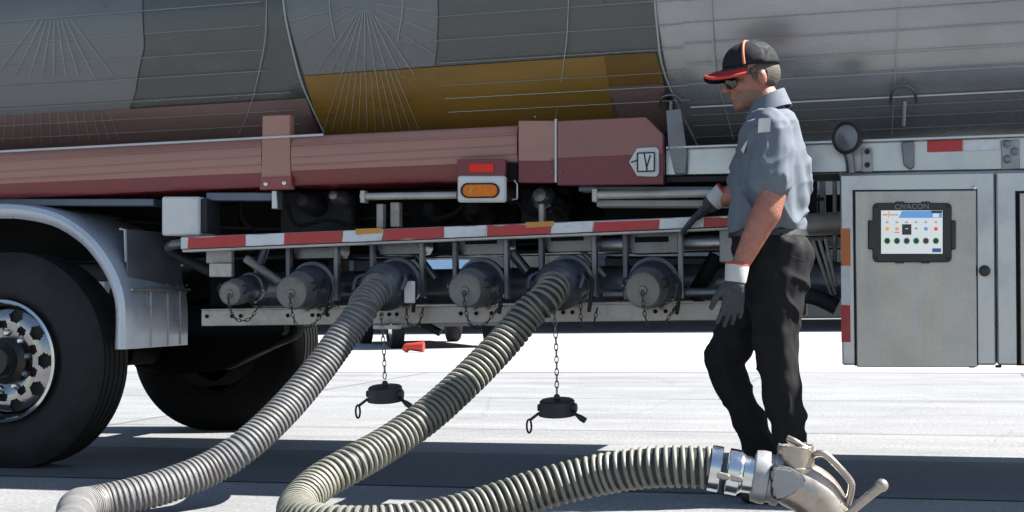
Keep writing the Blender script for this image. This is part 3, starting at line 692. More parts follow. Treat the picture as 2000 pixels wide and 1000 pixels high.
# --- steel cabinet on the right
CY = -.04
cb = thing('x', '', '', (0, 0, 0)); bpy.data.objects.remove(cb)
cab = prism('cabinet', [(1640, 341), (1943, 336), (1946, 713), (1645, 713)], CY, .6, 'aluminium', tr, .006)
cab2 = prism('cabinet', [(1945, 336), (2420, 328), (2424, 716), (1948, 713)], CY-.006, .6, 'aluminium', tr, .006)
prism('door_gap', [(1665, 371), (1909, 369), (1911, 714.5), (1669, 714.5)], CY-.003, .003, 'dark_steel', cab, 0)
dr = prism('cabinet_door', [(1669.5, 373.5), (1906.5, 371.5), (1908.5, 717), (1673.5, 717)], CY-.014, .011, 'door_steel', cab, .003)
prism('door_gap', [(1983, 373), (2380, 366), (2382, 714), (1986, 714)], CY-.009, .003, 'black_paint', cab2, 0)
prism('cabinet_door', [(1991, 377), (2376, 370), (2378, 712), (1994, 712)], CY-.02, .011, 'door_steel', cab2, .003)
lathe('latch', U(1923, 529, CY), (0, -1, 0), [(0, .02), (.012, .022), (.022, .021), (.028, .012), (.029, .002)], 'cap_black', cab, 24)
lathe('hinge_pin', U(1903, 367, CY-.004), (0, -1, 0), [(0, .008), (.006, .008), (.009, .004)], 'chrome', cab, 10)
for y0, y1, m in ((446, 519, 'tape_orange'), (520, 595, 'tape_white'), (596, 668, 'tape_red')):
    prism('tape', [(1642.5, y0), (1660.5, y0), (1661.5, y1), (1643.5, y1)], CY-.003, .002, m, cab, 0)
for x in (1898, 1950): lathe('cabinet_foot', U(x, 713, CY+.05), (0, 0, -1), [(0, .012), (.01, .012)], 'dark_steel', cab, 10)
# pipework seen left of the cabinet
rect('stand_pipe', 1600, 352, 1612, 470, .5, .04, 'dull_alu', tr); rect('stand_pipe', 1626, 352, 1634, 520, .4, .04, 'dull_alu', tr)
rect('stand_pipe', 1580, 352, 1596, 480, .6, .04, 'dark_steel', tr)
tube('cross_pipe', [U(1560, 440, .4), U(1660, 435, .4)], .05, 'rail_steel', tr, 16, 1)
rect('cross_bar', 1560, 462, 1660, 482, .45, .06, 'dull_alu', tr)
for a, c in (((1588, 470), (1625, 580)), ((1600, 468), (1632, 575)), ((1612, 466), (1634, 560))): tube('stay_rod', [U(*a, .3), U(*c, .3)], .008, 'rail_steel', tr, 8, 1)
tube('drain_pipe', [U(1540, 575, .2), U(1590, 580, .2), U(1635, 600, .2)], .035, 'dark_steel', tr, 16)
rect('dark_bracket', 1590, 470, 1612, 530, .35, .05, 'black_paint', tr)
rect('landing_beam', 1430, 585, 1575, 615, .5, .06, 'mid_steel', tr)
# ================================================================== CONTROL TERMINAL on the cabinet door
TY = CY-.014
ct = thing('control_terminal', 'black rugged touch-screen terminal on the steel cabinet door', 'terminal', U(1780, 510, TY))
def rr(x0, y0, x1, y1, r):
    pts = []
    for cx, cy, a0 in ((x1-r, y0+r, 0), (x0+r, y0+r, 90), (x0+r, y1-r, 180), (x1-r, y1-r, 270)):
        for k in range(5): a = rad(a0+k*22.5); pts.append((cx+r*math.cos(a), cy-r*math.sin(a)))
    return pts
prism('housing', rr(1704, 396, 1859, 512, 9), TY-.03, .03, 'tablet_black', ct, .004)
for x0, y0, x1, y1 in ((1695, 430, 1706, 487), (1857, 430, 1867, 487)): rect('side_grip', x0, y0, x1, y1, TY-.034, .03, 'tablet_black', ct, .004)
for x0, x1 in ((1748, 1766), (1799, 1817)):
    rect('edge_clip', x0, 393.5, x1, 398, TY-.028, .026, 'tablet_black', ct, .002); rect('edge_clip', x0, 509, x1, 514, TY-.028, .026, 'tablet_black', ct, .002)
for x, y in ((1712, 404), (1851, 404), (1712, 504), (1851, 504)): lathe('corner_screw', U(x, y, TY-.03), (0, -1, 0), [(0, .006), (.003, .005)], 'dark_steel', ct, 10)
SY = TY-.031
sc = prism('screen', [(1721, 411), (1841, 411), (1841, 495.5), (1721, 495.5)], SY, .002, 'scr_white', ct, 0)
def scr(name, pts, m, lev=1): return prism(name, pts, SY-.0006*lev, .0005, m, sc, 0)
def scr_r(name, x0, y0, x1, y1, m, lev=1): return scr(name, [(x0, y0), (x1, y0), (x1, y1), (x0, y1)], m, lev)
scr('header', [(1762, 412), (1840, 412), (1840, 425.5), (1755, 425.5)], 'scr_blue')
scr_r('header_tab', 1819, 411.5, 1840, 416, 'scr_dark', 2); scr_r('header_tab', 1822, 417, 1834, 424.5, 'scr_panel', 2)
for i in range(3): scr_r('logo_stroke', 1724.5+i*3, 418, 1726.7+i*3, 421, 'scr_red')
for i in range(6): scr_r('logo_stroke', 1738+i*2.8, 418, 1740+i*2.8, 421, 'scr_grey')
scr('logo_cross', [(1735, 412.5), (1737, 412.5), (1738, 418), (1736, 425), (1734.5, 425), (1734, 419)], 'scr_orange')
scr_r('panel_row', 1724.5, 438, 1837.5, 459, 'scr_panel')
for i, (cx, cm) in enumerate(zip((1733, 1752, 1771, 1789.5, 1808.5, 1828), ('scr_green', 'scr_green', 'scr_grey', 'scr_green', 'scr_grey', 'scr_green'))):
    scr_r('number', cx-2.6, 432, cx-.6, 436, 'scr_grey'); scr_r('number', cx+.2, 432, cx+2.2, 436, 'scr_grey')
    if i == 2: scr_r('tile', cx-9, 438, cx+9, 458.5, 'scr_dark', 3); scr_r('tile_text', cx-3, 446, cx+3, 447.3, 'scr_panel', 4)
    else:
        scr_r('tile', cx-8, 439, cx+8, 457.5, 'scr_white', 2)
        if i == 3: scr_r('icon', cx-2.5, 444.5, cx+2.5, 448, 'scr_grey', 3)
        else: scr('icon', [(cx+4*math.cos(rad(a)), 447-4*math.sin(rad(a))) for a in range(0, 360, 45)], ('scr_orange', 'scr_orange', '', '', 'scr_blue', 'scr_red')[i], 3)
        scr_r('caption', cx-5, 453, cx+5, 454.3, 'scr_navy' if i == 1 else 'scr_panel', 3)
    scr('button_ring', [(cx+6.4*math.cos(rad(a)), 470.5-6.6*math.sin(rad(a))) for a in range(0, 360, 24)], cm, 2)
    scr('button', [(cx+5*math.cos(rad(a)), 470.5-5.2*math.sin(rad(a))) for a in range(0, 360, 24)], 'scr_dark', 3)
scr_r('exit_key', 1821, 485, 1838, 492.5, 'scr_navy', 2)
q = U(1781, 403.8, TY-.0305); me = text_mesh('CIVACON', .029, q, Vector((1, 0, 0)), Vector((0, 0, 1)), Vector((0, -1, 0)), .0006)
link('lettering', me, 'letter_grey', ct)

# ================================================================== HANGING DUST CAPS
def dust_cap(px, py, chain_px, label):
    c = U(px, py, -.17); root = thing('hanging_dust_cap', label, 'dust cap', c-Vector((0, 0, .05)), 'dust caps hanging on chains from the two coupled valves')
    lathe('cap', c+Vector((0, 0, .035)), (0, .12, -1), [(0, .02), (.002, .066), (.008, .073), (.055, .076), (.06, .079), (.066, .079), (.068, .07), (.05, .066), (.05, .002)], 'cap_black', root, 36)
    lathe('lug', c+Vector((.07, -.01, .0)), (1, -.1, 0), [(0, .022), (.014, .02), (.018, .01)], 'cap_black', root, 14)
    lathe('lug', c+Vector((-.07, -.01, .0)), (-1, -.1, 0), [(0, .016), (.01, .014)], 'cap_black', root, 14)
    lathe('swivel', c+Vector((0, 0, .036)), (0, 0, 1), [(0, .013), (.014, .013), (.02, .006)], 'cap_black', root, 12)
    tube('lever', [c+Vector((-.07, -.02, -.02)), c+Vector((-.095, -.03, -.04)), c+Vector((-.108, -.035, -.05))], .006, 'cap_black', root, 8, 1)
    bm = bmesh.new(); q = c+Vector((-.112, -.035, -.075)); bm_tube(bm, [q+Vector((.01*math.cos(t), 0, .028*math.sin(t))) for t in [2*math.pi*k/16 for k in range(16)]], .0045, 6, closed=True); bmobj('pull_ring', bm, 'dark_steel', root, 60)
    tube('lever', [c+Vector((.08, -.01, -.025)), c+Vector((.105, -.02, -.04)), c+Vector((.125, -.02, -.052))], lambda i: .006 if i == 0 else .0125, 'cap_black', root, 10, 1)
    bm = bmesh.new(); top = U(*chain_px, -.12); bm_links(bm, catmull([top, top.lerp(c+Vector((0, 0, .05)), .5)+Vector((.004, 0, 0)), c+Vector((0, 0, .05))], 10), .026, .0145, .0075, .0026)
    bmobj('chain', bm, 'chain', root, 60)
dust_cap(752, 769, (744, 612), 'black dust cap hanging from the valve of the plain grey hose')
dust_cap(1088, 796, (1082, 600), 'black dust cap hanging below the striped hose coupling')

# ================================================================== HOSES
def hose(name, label, pts, r, wall_m, rib_m, pitch, cuff0, cuff1, smooth_zones, rib_h, cuff_m0, cuff_m1, group):
    P = resample(catmull(pts, 24), .006); n = len(P); fr = par_frames(P); L = n*.006
    root = thing(name, label, 'hose', (P[-1].x, P[-1].y, 0), group)
    bm = bmesh.new(); bm_tube(bm, P[::2], r, 20); bmobj('hose_wall', bm, wall_m, root, 60)
    # raised spiral rib: one continuous helix
    bm = bmesh.new(); per = 20; i0 = int(cuff0/.006); i1 = n-int(cuff1/.006); R = []
    tot = int((i1-i0)*.006/pitch*per)
    for k in range(tot):
        s = (i0+(i1-i0-1)*k/tot)+noise.noise(Vector((k/per*.37, 3.3, len(pts))))*1.1; s = max(i0, min(i1-2, s)); i = int(s); f = s-i; j = min(i+1, n-1)
        p = P[i].lerp(P[j], f); t, u, v = fr[i]; a = 2*math.pi*k/per
        rd = u*math.cos(a)+v*math.sin(a); sf = 1.0; wd = .30
        for (c0, c1) in smooth_zones:
            x = s*.006
            f_ = max(0, min(1, (x-c0+.25)/.25, (c1+.25-x)/.25)); sf = 1-.25*f_; wd = .30+.03*f_
        h = rib_h*sf; hw = pitch*wd
        R.append([p+rd*(r-.003)-t*hw, p+rd*(r+h*.8)-t*hw*.7, p+rd*(r+h), p+rd*(r+h*.8)+t*hw*.7, p+rd*(r-.003)+t*hw])
    bm_rings(bm, R); bmobj('spiral_rib', bm, rib_m, root, 60)
    for (a, b_, m) in ((0, i0+4, cuff_m0), (i1-4, n-1, cuff_m1)):
        if b_-a > 6:
            bm = bmesh.new(); bm_tube(bm, P[a:b_+1], r+rib_h*1.15, 24); bmobj('cuff', bm, m, root, 50)
    return root, P, fr
def coupler(root, v, P, fr):
    d = Vector((-.02, -1, -.14)).normalized(); p = v+d*.05
    lathe('coupler', p, d, [(0, .104), (.012, .107), (.05, .104), (.06, .098), (.1, .094), (.112, .084), (.13, .074)], 'valve_grey', root, 40)
    for sx in (-1, 1):
        tube('coupler_lever', [p+Vector((sx*.09, -.04, .05)), p+Vector((sx*.115, -.08, .03)), p+Vector((sx*.11, -.12, -.02))], .01, 'valve_grey', root, 8)
HR = .062
AXV = Vector((-.02, -1, -.14)).normalized()
h1 = [V2+AXV*.1, V2+AXV*.17+Vector((-.004, 0, -.006)), V2+AXV*.235+Vector((-.03, 0, -.045)), U(704, 612, -.29), U(668, 660, -.36), U(622, 722, -.47), U(560, 795, -.63), U(490, 862, -.8), U(420, 910, -.92), U(340, 944, -1.06), U(258, 968, -1.19), U(190, 983, -1.29)]
h1 += [Vector(q) for q in ((-1.225, -1.41, .068), (-1.17, -1.52, .068), (-1.03, -1.74, .07), (-.86, -2.06, .07), (-.45, -2.55, .07), (.06, -3.04, .07))]
root, P, fr = hose('transfer_hose', 'plain grey ribbed hose running to the lower left corner, rust-brown near its bend', h1, HR, 'hose_grey', 'hose_rib_grey', .0205, .03, .03, [(2.6, 9.0)], .0058, 'hose_dark_cuff', 'hose_cuff', 'tanker transfer hoses')
coupler(root, V2, P, fr)
NZ = 4.62
h2 = [V4+AXV*.1, V4+AXV*.17+Vector((-.004, 0, -.006)), V4+AXV*.235+Vector((-.03, 0, -.045)), U(1030, 614, -.29), U(985, 668, -.37), U(915, 740, -.53), U(840, 808, -.71), U(765, 862, -.89), U(690, 905, -1.08), U(632, 938, -1.2), U(596, 968, -1.32)]
h2 += [Vector(q) for q in ((-.365, -1.44, .088), (-.28, -1.57, .074), (-.11, -1.65, .07), (.07, -1.61, .072), (.21, -1.5, .087), (.33, -1.41, .118), (.46, -1.345, .158))]+[UD(1140, 934, 4.72), UD(1230, 917, 4.68), UD(1310, 911, 4.64), UD(1400, 914, NZ)]
root, P, fr = hose('transfer_hose', 'black hose with cream spiral rib looping forward to the metal elbow nozzle', h2, HR, 'hose_black', 'hose_rib_cream', .0265, .03, .02, [(1.6, 2.0)], .008, 'hose_dark_cuff', 'hose_black', 'tanker transfer hoses')
coupler(root, V4, P, fr)

# ================================================================== DROP ELBOW NOZZLE
A, B = UD(1386, 913, NZ), UD(1512, 936, NZ-.03); ax = (B-A); sp_ = NZ/FPX
nz = thing('elbow_nozzle', 'satin bronze-coloured elbow nozzle with loop handle at the end of the striped hose', 'nozzle', (UD(1640, 1060, NZ).x, UD(1640, 1060, NZ).y, 0))
px = lambda n: n*sp_
lathe('hose_clamp', A, ax, [(px(0), .071), (px(1), .0745), (px(21), .0745), (px(22), .071)], 'clamp', nz, 40)
lathe('hose_clamp', A, ax, [(px(34), .071), (px(35), .0745), (px(58), .0745), (px(59), .071)], 'clamp', nz, 40)
lathe('ferrule', A, ax, [(px(52), .069), (px(60), .068), (px(66), .06), (px(92), .058)], 'clamp', nz, 40)
d_, u_, v_ = frame_of(ax)
for s in (20, 46):
    q = A+d_*px(s)-_F*.074; lathe('clamp_screw', q-d_*.02+Vector((0, 0, -.01)), ax, [(0, .008), (.005, .011), (.035, .011), (.04, .006)], 'nozzle_bronze', nz, 10)
lathe('collar', A, ax, [(px(84), .066), (px(86), .082), (px(100), .086), (px(112), .085), (px(114), .078), (px(122), .078), (px(124), .083), (px(136), .083), (px(140), .07)], 'dull_alu', nz, 44)
eb = catmull([UD(1505, 935, NZ-.02), UD(1540, 942, NZ-.03), UD(1578, 957, NZ-.04), UD(1606, 985, NZ-.05), UD(1625, 1025, NZ-.06), UD(1632, 1080, NZ-.06)], 6)
ebase = Vector((eb[-1].x, eb[-1].y, 0.0)); eb.append(ebase+Vector((0, 0, .02)))
bm = bmesh.new(); bm_tube(bm, eb, lambda i: (.066 if i < 5 else .07)+.014*math.sin(min(i/26, 1)*math.pi)**2+(.004 if i > 24 else 0), 36); bmobj('elbow', bm, 'nozzle_bronze', nz, 60)
lathe('base_ring', ebase, (0, 0, 1), [(0, .11), (.03, .11), (.035, .1), (.05, .095)], 'nozzle_bronze', nz, 36)
bc = UD(1555, 912, NZ-.04)
lathe('sight_boss', bc-Vector((0, 0, .03)), (0, 0, 1), [(0, .062), (.03, .062), (.033, .058), (.097, .058), (.1, .0555), (.1, .046), (.096, .045), (.096, .002)], 'nozzle_bronze', nz, 40)
for k in range(6): lathe('boss_screw', bc+Vector((.051*math.cos(k*1.05), .051*math.sin(k*1.05), .07)), (0, 0, 1), [(0, .005), (.004, .005), (.005, .002)], 'dull_alu', nz, 6)
tube('boss_latch', [UD(1538, 856, NZ-.05), UD(1552, 862, NZ-.06), UD(1568, 872, NZ-.06), UD(1588, 882, NZ-.05)], .011, 'nozzle_bronze', nz, 8)
# rounded triangular cover, facing the viewer
tri = []
for k, (x, y) in enumerate(((1508, 918), (1520, 912), (1545, 917), (1566, 930), (1574, 942), (1566, 952), (1545, 966), (1525, 976), (1514, 973), (1509, 960), (1512, 948), (1507, 935))): tri.append(UD(x, y, NZ-.125))
bm = bmesh.new(); bm_poly(bm, tri, _F*.06, .006, 2); bmobj('cover_plate', bm, 'nozzle_plate', nz, 50)
bm = bmesh.new(); tc_ = sum(tri, Vector())/len(tri); bm_poly(bm, [tc_+(p-tc_)*1.1+_F*.012 for p in tri], _F*.06, .004); bmobj('cover_gasket', bm, 'dark_steel', nz, 50)
tube('loop_handle', [UD(1584, 892, NZ-.05), UD(1596, 886, NZ-.08), UD(1612, 888, NZ-.09), UD(1636, 910, NZ-.1), UD(1660, 938, NZ-.1), UD(1663, 955, NZ-.1), UD(1656, 985, NZ-.09), UD(1648, 1020, NZ-.07)], .0115, 'nozzle_bronze', nz, 12)
lv = catmull([UD(1640, 1020, NZ-.1), UD(1672, 990, NZ-.12), UD(1705, 962, NZ-.14), UD(1722, 948, NZ-.15)], 6)
bm = bmesh.new(); bm_tube(bm, lv, lambda i: .012+.006*i/18, 14); bm_ell(bm, lv[-1], (Vector((1, 0, 0)), Vector((0, 1, 0)), Vector((0, 0, 1))), (.021, .021, .021)); bmobj('cam_lever', bm, 'nozzle_bronze', nz, 50)

# ================================================================== BACKGROUND CAR, CONE
def car(c, ang, label):
    root = thing('parked_car', label, 'car', c); M = Matrix.Translation(c) @ Matrix.Rotation(ang, 4, 'Z')
    side = [(-2.2, .35), (-2.25, .6), (-2.15, .85), (-1.3, .95), (-.75, 1.38), (.55, 1.42), (1.35, 1.02), (2.1, .92), (2.25, .7), (2.2, .35)]
    sec = [(-.86, 0), (-.9, .0), (.9, 0)]
    bm = bmesh.new(); R = []
    for yy, k in ((-.88, .93), (-.8, 1.0), (.8, 1.0), (.88, .93)):
        R.append([M @ Vector((x*(.98 if k < 1 else 1), yy*(.82 if z > 1.1 else 1), .35+(z-.35)*k)) for x, z in side])
    bm_rings(bm, R); bmobj('body', bm, 'car_blue', root, 40)
    for yy in (-1, 1):
        bm = bmesh.new(); bm_poly(bm, [M @ Vector((x, yy*(.893 if z < 1.1 else .735), z)) for x, z in ((-1.05, .98), (-.68, 1.28), (.45, 1.31), (1.05, 1.0))], M.to_3x3() @ Vector((0, yy*.012, 0))); bmobj('side_window', bm, 'car_glass', root)
    bm = bmesh.new(); bm_poly(bm, [M @ Vector(q) for q in ((1.33, -.72, 1.05), (1.33, .72, 1.05), (.62, .62, 1.42), (.62, -.62, 1.42))], M.to_3x3() @ Vector((.02, 0, .02))); bmobj('windscreen', bm, 'car_glass', root)
    bm = bmesh.new(); bm_poly(bm, [M @ Vector(q) for q in ((-1.3, -.72, .97), (-1.3, .72, .97), (-.8, .62, 1.36), (-.8, -.62, 1.36))], M.to_3x3() @ Vector((-.02, 0, .02))); bmobj('rear_window', bm, 'car_glass', root)
    for x in (-1.35, 1.4):
        for s in (-1, 1):
            p = M @ Vector((x, s*.72, .33)); d = M.to_3x3() @ Vector((0, s, 0))
            wh = lathe('wheel', p, d, [(0, .2), (0, .33), (.03, .335), (.15, .335), (.19, .31), (.19, .22), (.15, .21)], 'rubber', root, 36)
            lathe('hubcap', p, d, [(.1, .21), (.17, .215), (.18, .19), (.19, .08), (.2, .02)], 'chrome', wh, 28)
    for s in (-1, 1):
        bm = bmesh.new(); bm_box(bm, (-.12, -.02, -.06), (.12, .02, .06), .015); bm.transform(M @ Matrix.Translation((2.2, s*.68, .74)) @ Matrix.Rotation(rad(90), 4, 'Z')); bmobj('headlight', bm, 'chrome', root)
    return root
cc = UZ(830, 680, 0)
car(Vector((cc.x-.55, cc.y+1.6, 0)), rad(-58), 'dark blue parked car half hidden behind the tanker valves')
kc = UZ(808, 689, 0.0)
cone = thing('traffic_cone', 'small red cone lying on its side on the pale concrete', 'cone', kc)
lathe('cone_body', kc+Vector((-.13, 0, .09)), (1, .1, -.02), [(0, .045), (.02, .05), (.1, .058), (.24, .075), (.28, .078)], 'cone_red', cone, 20)
lathe('cone_tip', kc+Vector((-.1, 0, .09)), (-.55, 0, -.8), [(0, .055), (.04, .056), (.075, .048), (.08, .01)], 'cone_red', cone, 18)
# ================================================================== PERSON
PY_ = -.33
def J(px_, py_, dy=0.0): return U(px_, py_, PY_+dy)
SC = (J(1500, 400)-J(1600, 400)).length/100       # metres per pixel at the person
pz = J(1520, 900)
person = thing('person', 'person in dark cap, sunglasses and grey work shirt resting a gloved hand on the bar', 'person', (pz.x, pz.y, 0))
EX, EY, EZ = Vector((1, 0, 0)), Vector((0, 1, 0)), Vector((0, 0, 1))
def ring_loft(bm, rows, n=28, sq=2.3):
    R = []
    for (cx, cy, hw, hd, dy) in rows:
        c = J(cx, cy, dy); r = []
        for k in range(n):
            a = 2*math.pi*k/n; ca, sa = math.cos(a), math.sin(a)
            r.append(c+Vector((math.copysign(abs(ca)**(2/sq), ca)*hw*SC, math.copysign(abs(sa)**(2/sq), sa)*hd, 0)))
        R.append(r)
    bm_rings(bm, R)
def folds(me, fn):
    me.update(); nor = [v.normal.copy() for v in me.vertices]
    for v, nn in zip(me.vertices, nor): v.co += nn*fn(v.co)
    me.update()
# ---- head frame
hc = J(1467, 152, -.01)
hyaw, hpit = rad(24), rad(9)
hf = Vector((-math.cos(hyaw)*math.cos(hpit), -math.sin(hyaw)*math.cos(hpit), -math.sin(hpit)))
hl = EZ.cross(hf).normalized(); hu = hf.cross(hl).normalized()
def H(f, l, u): return hc+hf*f+hl*l+hu*u
HA = (hf, hl, hu)
# ---- body: head, neck, torso, arms, legs in one skin
bm = bmesh.new()
bm_ell(bm, H(-.012, 0, .03), HA, (.1, .076, .098), 28, 18)
bm_ell(bm, H(.03, 0, -.045), HA, (.062, .058, .075), 24, 14)
bm_ell(bm, H(.062, 0, -.098), HA, (.03, .032, .024))
bm_ell(bm, H(.02, 0, -.075), HA, (.055, .052, .042))
bm_caps(bm, H(.09, 0, .005), H(.115, 0, -.034), .009, .0125)
for s in (-1, 1):
    bm_ell(bm, H(.104, s*.012, -.037), HA, (.012, .009, .009), 12, 8)
    bm_ell(bm, H(.055, s*.038, -.03), HA, (.034, .026, .03))
    bm_ell(bm, H(.072, s*.03, .018), HA, (.02, .03, .013))
    bm_ell(bm, H(-.018, s*.079, -.012), (hf, hl*s, hu), (.02, .013, .034), 16, 10)
bm_ell(bm, H(.083, 0, -.067), HA, (.013, .024, .007), 14, 8)
bm_ell(bm, H(.08, 0, -.079), HA, (.013, .022, .008), 14, 8)
bm_caps(bm, H(-.03, 0, -.06), J(1503, 222, 0), .056, .066)
ring_loft(bm, [(1505, 226, 32, .08, 0), (1507, 262, 44, .13, 0), (1508, 330, 58, .16, 0), (1503, 420, 60, .15, 0), (1503, 500, 58, .15, 0), (1510, 540, 50, .14, 0)])
# arms
bm_chain(bm, [J(1506, 268, -.15), J(1512, 320, -.19), J(1508, 382, -.2), J(1497, 415, -.21), J(1475, 458, -.215), J(1447, 515, -.22)], [.05, .056, .052, .056, .047, .034])
bm_chain(bm, [J(1485, 258, .16), J(1462, 330, .2), J(1446, 372, .22), J(1425, 382, .24), J(1400, 390, .255)], [.045, .05, .046, .042, .032])
# legs
bm_chain(bm, [J(1520, 530, -.09), J(1516, 690, -.1), J(1550, 880, -.1), J(1556, 950, -.1)], [.08, .055, .04, .04])
bm_chain(bm, [J(1485, 530, .08), J(1412, 705, .08), J(1496, 880, .1), J(1512, 945, .1)], [.08, .055, .04, .04])
me = remesh(bm, .0065, 3)
chin = H(.06, 0, -.085)
body = link('body', me, [MATS['skin'], MATS['stubble']], person, 180)
for p in me.polygons:
    c = p.center+WLOC[body.name]; q = c-hc; f, l, u = q.dot(hf), q.dot(hl), q.dot(hu)
    if u < -.05+noise.noise(c*60)*.012 and f > -.01 and u > -.125 and not (u > -.073 and f > .06 and abs(l) < .02): p.material_index = 1
# hair: short back and sides below the cap
bm = bmesh.new()
bm_ell(bm, H(-.02, 0, .012), HA, (.1, .081, .085), 28, 18)
for v in list(bm.verts):
    q = v.co-hc; f, u = q.dot(hf), q.dot(hu)
    if f > .02+(u)*.25 or u < -.055-.2*f*0 or (f > -.035 and u < -.0): bm.verts.remove(v)
bmobj('hair', bm, 'hair', person, 180)
for s in (-1, 1): pass
bm = bmesh.new(); bm_caps(bm, H(.018, -.0745 if False else .073, .02), H(.012, .077, -.012), .009, .006); bm_caps(bm, H(.018, -.073, .02), H(.012, -.077, -.012), .009, .006); bmobj('sideburns', bm, 'hair', person, 180)
# cap
cp_c = H(-.008, 0, .048)
bm = bmesh.new(); NA, NV = 48, 12; g = []
for j in range(NV):
    ph = (math.pi/2)*j/NV*.985; r = []
    for i in range(NA):
        a = 2*math.pi*i/NA
        k = 1+.012*abs(math.sin(3*a))
        r.append(cp_c+hf*(.112*math.cos(ph)**.8*math.cos(a)*k)+hl*(.092*math.cos(ph)**.8*math.sin(a)*k)+hu*(.094*math.sin(ph)-.012*(math.cos(a) < -.2)*(1-math.sin(ph))))
    g.append(r)
bm_rings(bm, g); cap = bmobj('cap', bm, 'cap_navy', person, 180)
lathe('cap_button', cp_c+hu*.092, hu, [(0, .009), (.004, .008), (.007, .003)], 'cap_orange', cap, 12)
def cap_arc(a, p0, p1, n=14):
    out = []
    for i in range(n):
        ph = (math.pi/2)*(p0+(p1-p0)*i/(n-1)); out.append(cp_c+hf*(.114*math.cos(ph)**.8*math.cos(a))+hl*(.0945*math.cos(ph)**.8*math.sin(a))+hu*(.0955*math.sin(ph)))
    return out
for a in (rad(62), rad(-62)):
    P = cap_arc(a, 0, .93); bm = bmesh.new(); bm_tube(bm, P, .0052, 8); bmobj('piping', bm, 'cap_orange', cap, 60)
# bill
def bill(v, t, dz=0.0):   # v across -1..1, t outwards 0..1
    a = v*rad(68); rim = Vector((math.cos(a)*.110, math.sin(a)*.090, 0))
    out = .078*(1-abs(v)**2.6*.85)
    drop = -.002-.008*abs(v)**2-t*(.018+.055*abs(v)**1.2*(1.22-abs(v)))
    return cp_c+hf*(rim.x+out*t)+hl*(rim.y*(1+.06*t))+hu*(drop+.004+dz)
def sheet_bill(name, v0, v1, t0, t1, dz, th, m, par):
    bm = bmesh.new(); nv, ntt = 26, 6
    g = [[bm.verts.new(bill(v0+(v1-v0)*i/nv, t0+(t1-t0)*j/ntt, dz)) for i in range(nv+1)] for j in range(ntt+1)]
    for A_, B_ in zip(g, g[1:]):
        for i in range(nv): bm.faces.new((A_[i], A_[i+1], B_[i+1], B_[i]))
    bmesh.ops.solidify(bm, geom=bm.faces[:], thickness=th); return bmobj(name, bm, m, par, 60)
bl = sheet_bill('bill', -1, 1, 0, 1, 0, .004, 'bill_grey', cap)
sheet_bill('bill_trim', -.3, 1.0, .4, 1.02, .003, .008, 'cap_red', cap)
bm = bmesh.new(); bm_tube(bm, [bill(-1+2*i/30, 1.03) for i in range(31)], .0045, 8); bmobj('bill_edge', bm, 'cap_navy', cap, 60)
bm = bmesh.new(); bm_tube(bm, [bill(.0+1.0*i/24, 1.03, .001) for i in range(25)], .0062, 8); bmobj('bill_edge', bm, 'cap_red', cap, 60)
# sunglasses
sg = None
for s in (1, -1):
    bm = bmesh.new(); NL = 22; c = H(.097, s*.035, -.012)
    rim0 = []
    fwd = (hf+hl*s*.42).normalized(); sd_ = EZ.cross(fwd).normalized(); up_ = fwd.cross(sd_)
    for k in range(NL):
        a = 2*math.pi*k/NL; x, y = .031*math.copysign(abs(math.cos(a))**.8, math.cos(a)), .0225*math.copysign(abs(math.sin(a))**.8, math.sin(a)); rim0.append(c+sd_*x+up_*y+fwd*(-.0045*(x/.03)**2))
    bm_poly(bm, rim0, fwd*.005, .0015); o = bmobj('sunglasses' if sg is None else 'lens', bm, 'lens_black', person if sg is None else sg, 50)
    if sg is None: sg = o
    tube('temple_arm', [c+sd_*(.03*s if False else 0)+H(0, 0, 0)*0+(H(.083, s*.064, .006)-c), H(.04, s*.077, .008), H(-.02, s*.081, .006)], .0028, 'lens_black', sg, 6, 3)
tube('bridge', [H(.103, .006, .006), H(.107, 0, .008), H(.103, -.006, .006)], .003, 'lens_black', sg, 6, 3)
# ---- shirt
bm = bmesh.new()
ring_loft(bm, [(1503, 206, 30, .075, 0), (1506, 222, 46, .135, 0), (1507, 240, 56, .185, 0), (1506, 280, 66, .205, 0), (1507, 330, 74, .2, 0), (1503, 390, 79, .19, 0), (1498, 440, 78, .187, 0), (1499, 454, 76, .18, 0)], 32)
bm_chain(bm, [J(1508, 250, -.155), J(1511, 300, -.185), J(1507, 348, -.195)], [.078, .082, .084])
bm_chain(bm, [J(1490, 252, .15), J(1470, 310, .19), J(1456, 345, .205)], [.076, .078, .078])
me = remesh(bm, .006, 6)
sh_c = J(1500, 330)
def shirt_fold(c):
    q = c-sh_c
    u = q.x*1.0+q.z*.45; vv = q.z
    n1 = noise.noise(Vector((u*16+2*noise.noise(q*4), q.y*13, vv*2.6)))
    n2 = noise.noise(Vector((q.x*7+31, q.y*7, q.z*9+q.x*8)))
    n3 = math.sin((q.x*22-q.z*30)+3*noise.noise(q*6))*max(0, min(1, (-q.z-.05)*4))
    rd = lambda x: (1-min(1, abs(x)*2.6))**2
    c1 = rd(noise.noise(Vector((u*9+1.5*noise.noise(q*5), q.y*4, vv*2.2+q.x*3)))); c2 = rd(noise.noise(Vector((q.x*6-q.z*9+9, q.y*6, q.z*5+q.x*4))))
    return .016*n1+.006*n2+.004*n3+.014*c1+.005*c2-.008
folds(me, shirt_fold); me.update()
sh = link('shirt', me, 'shirt', person, 180)
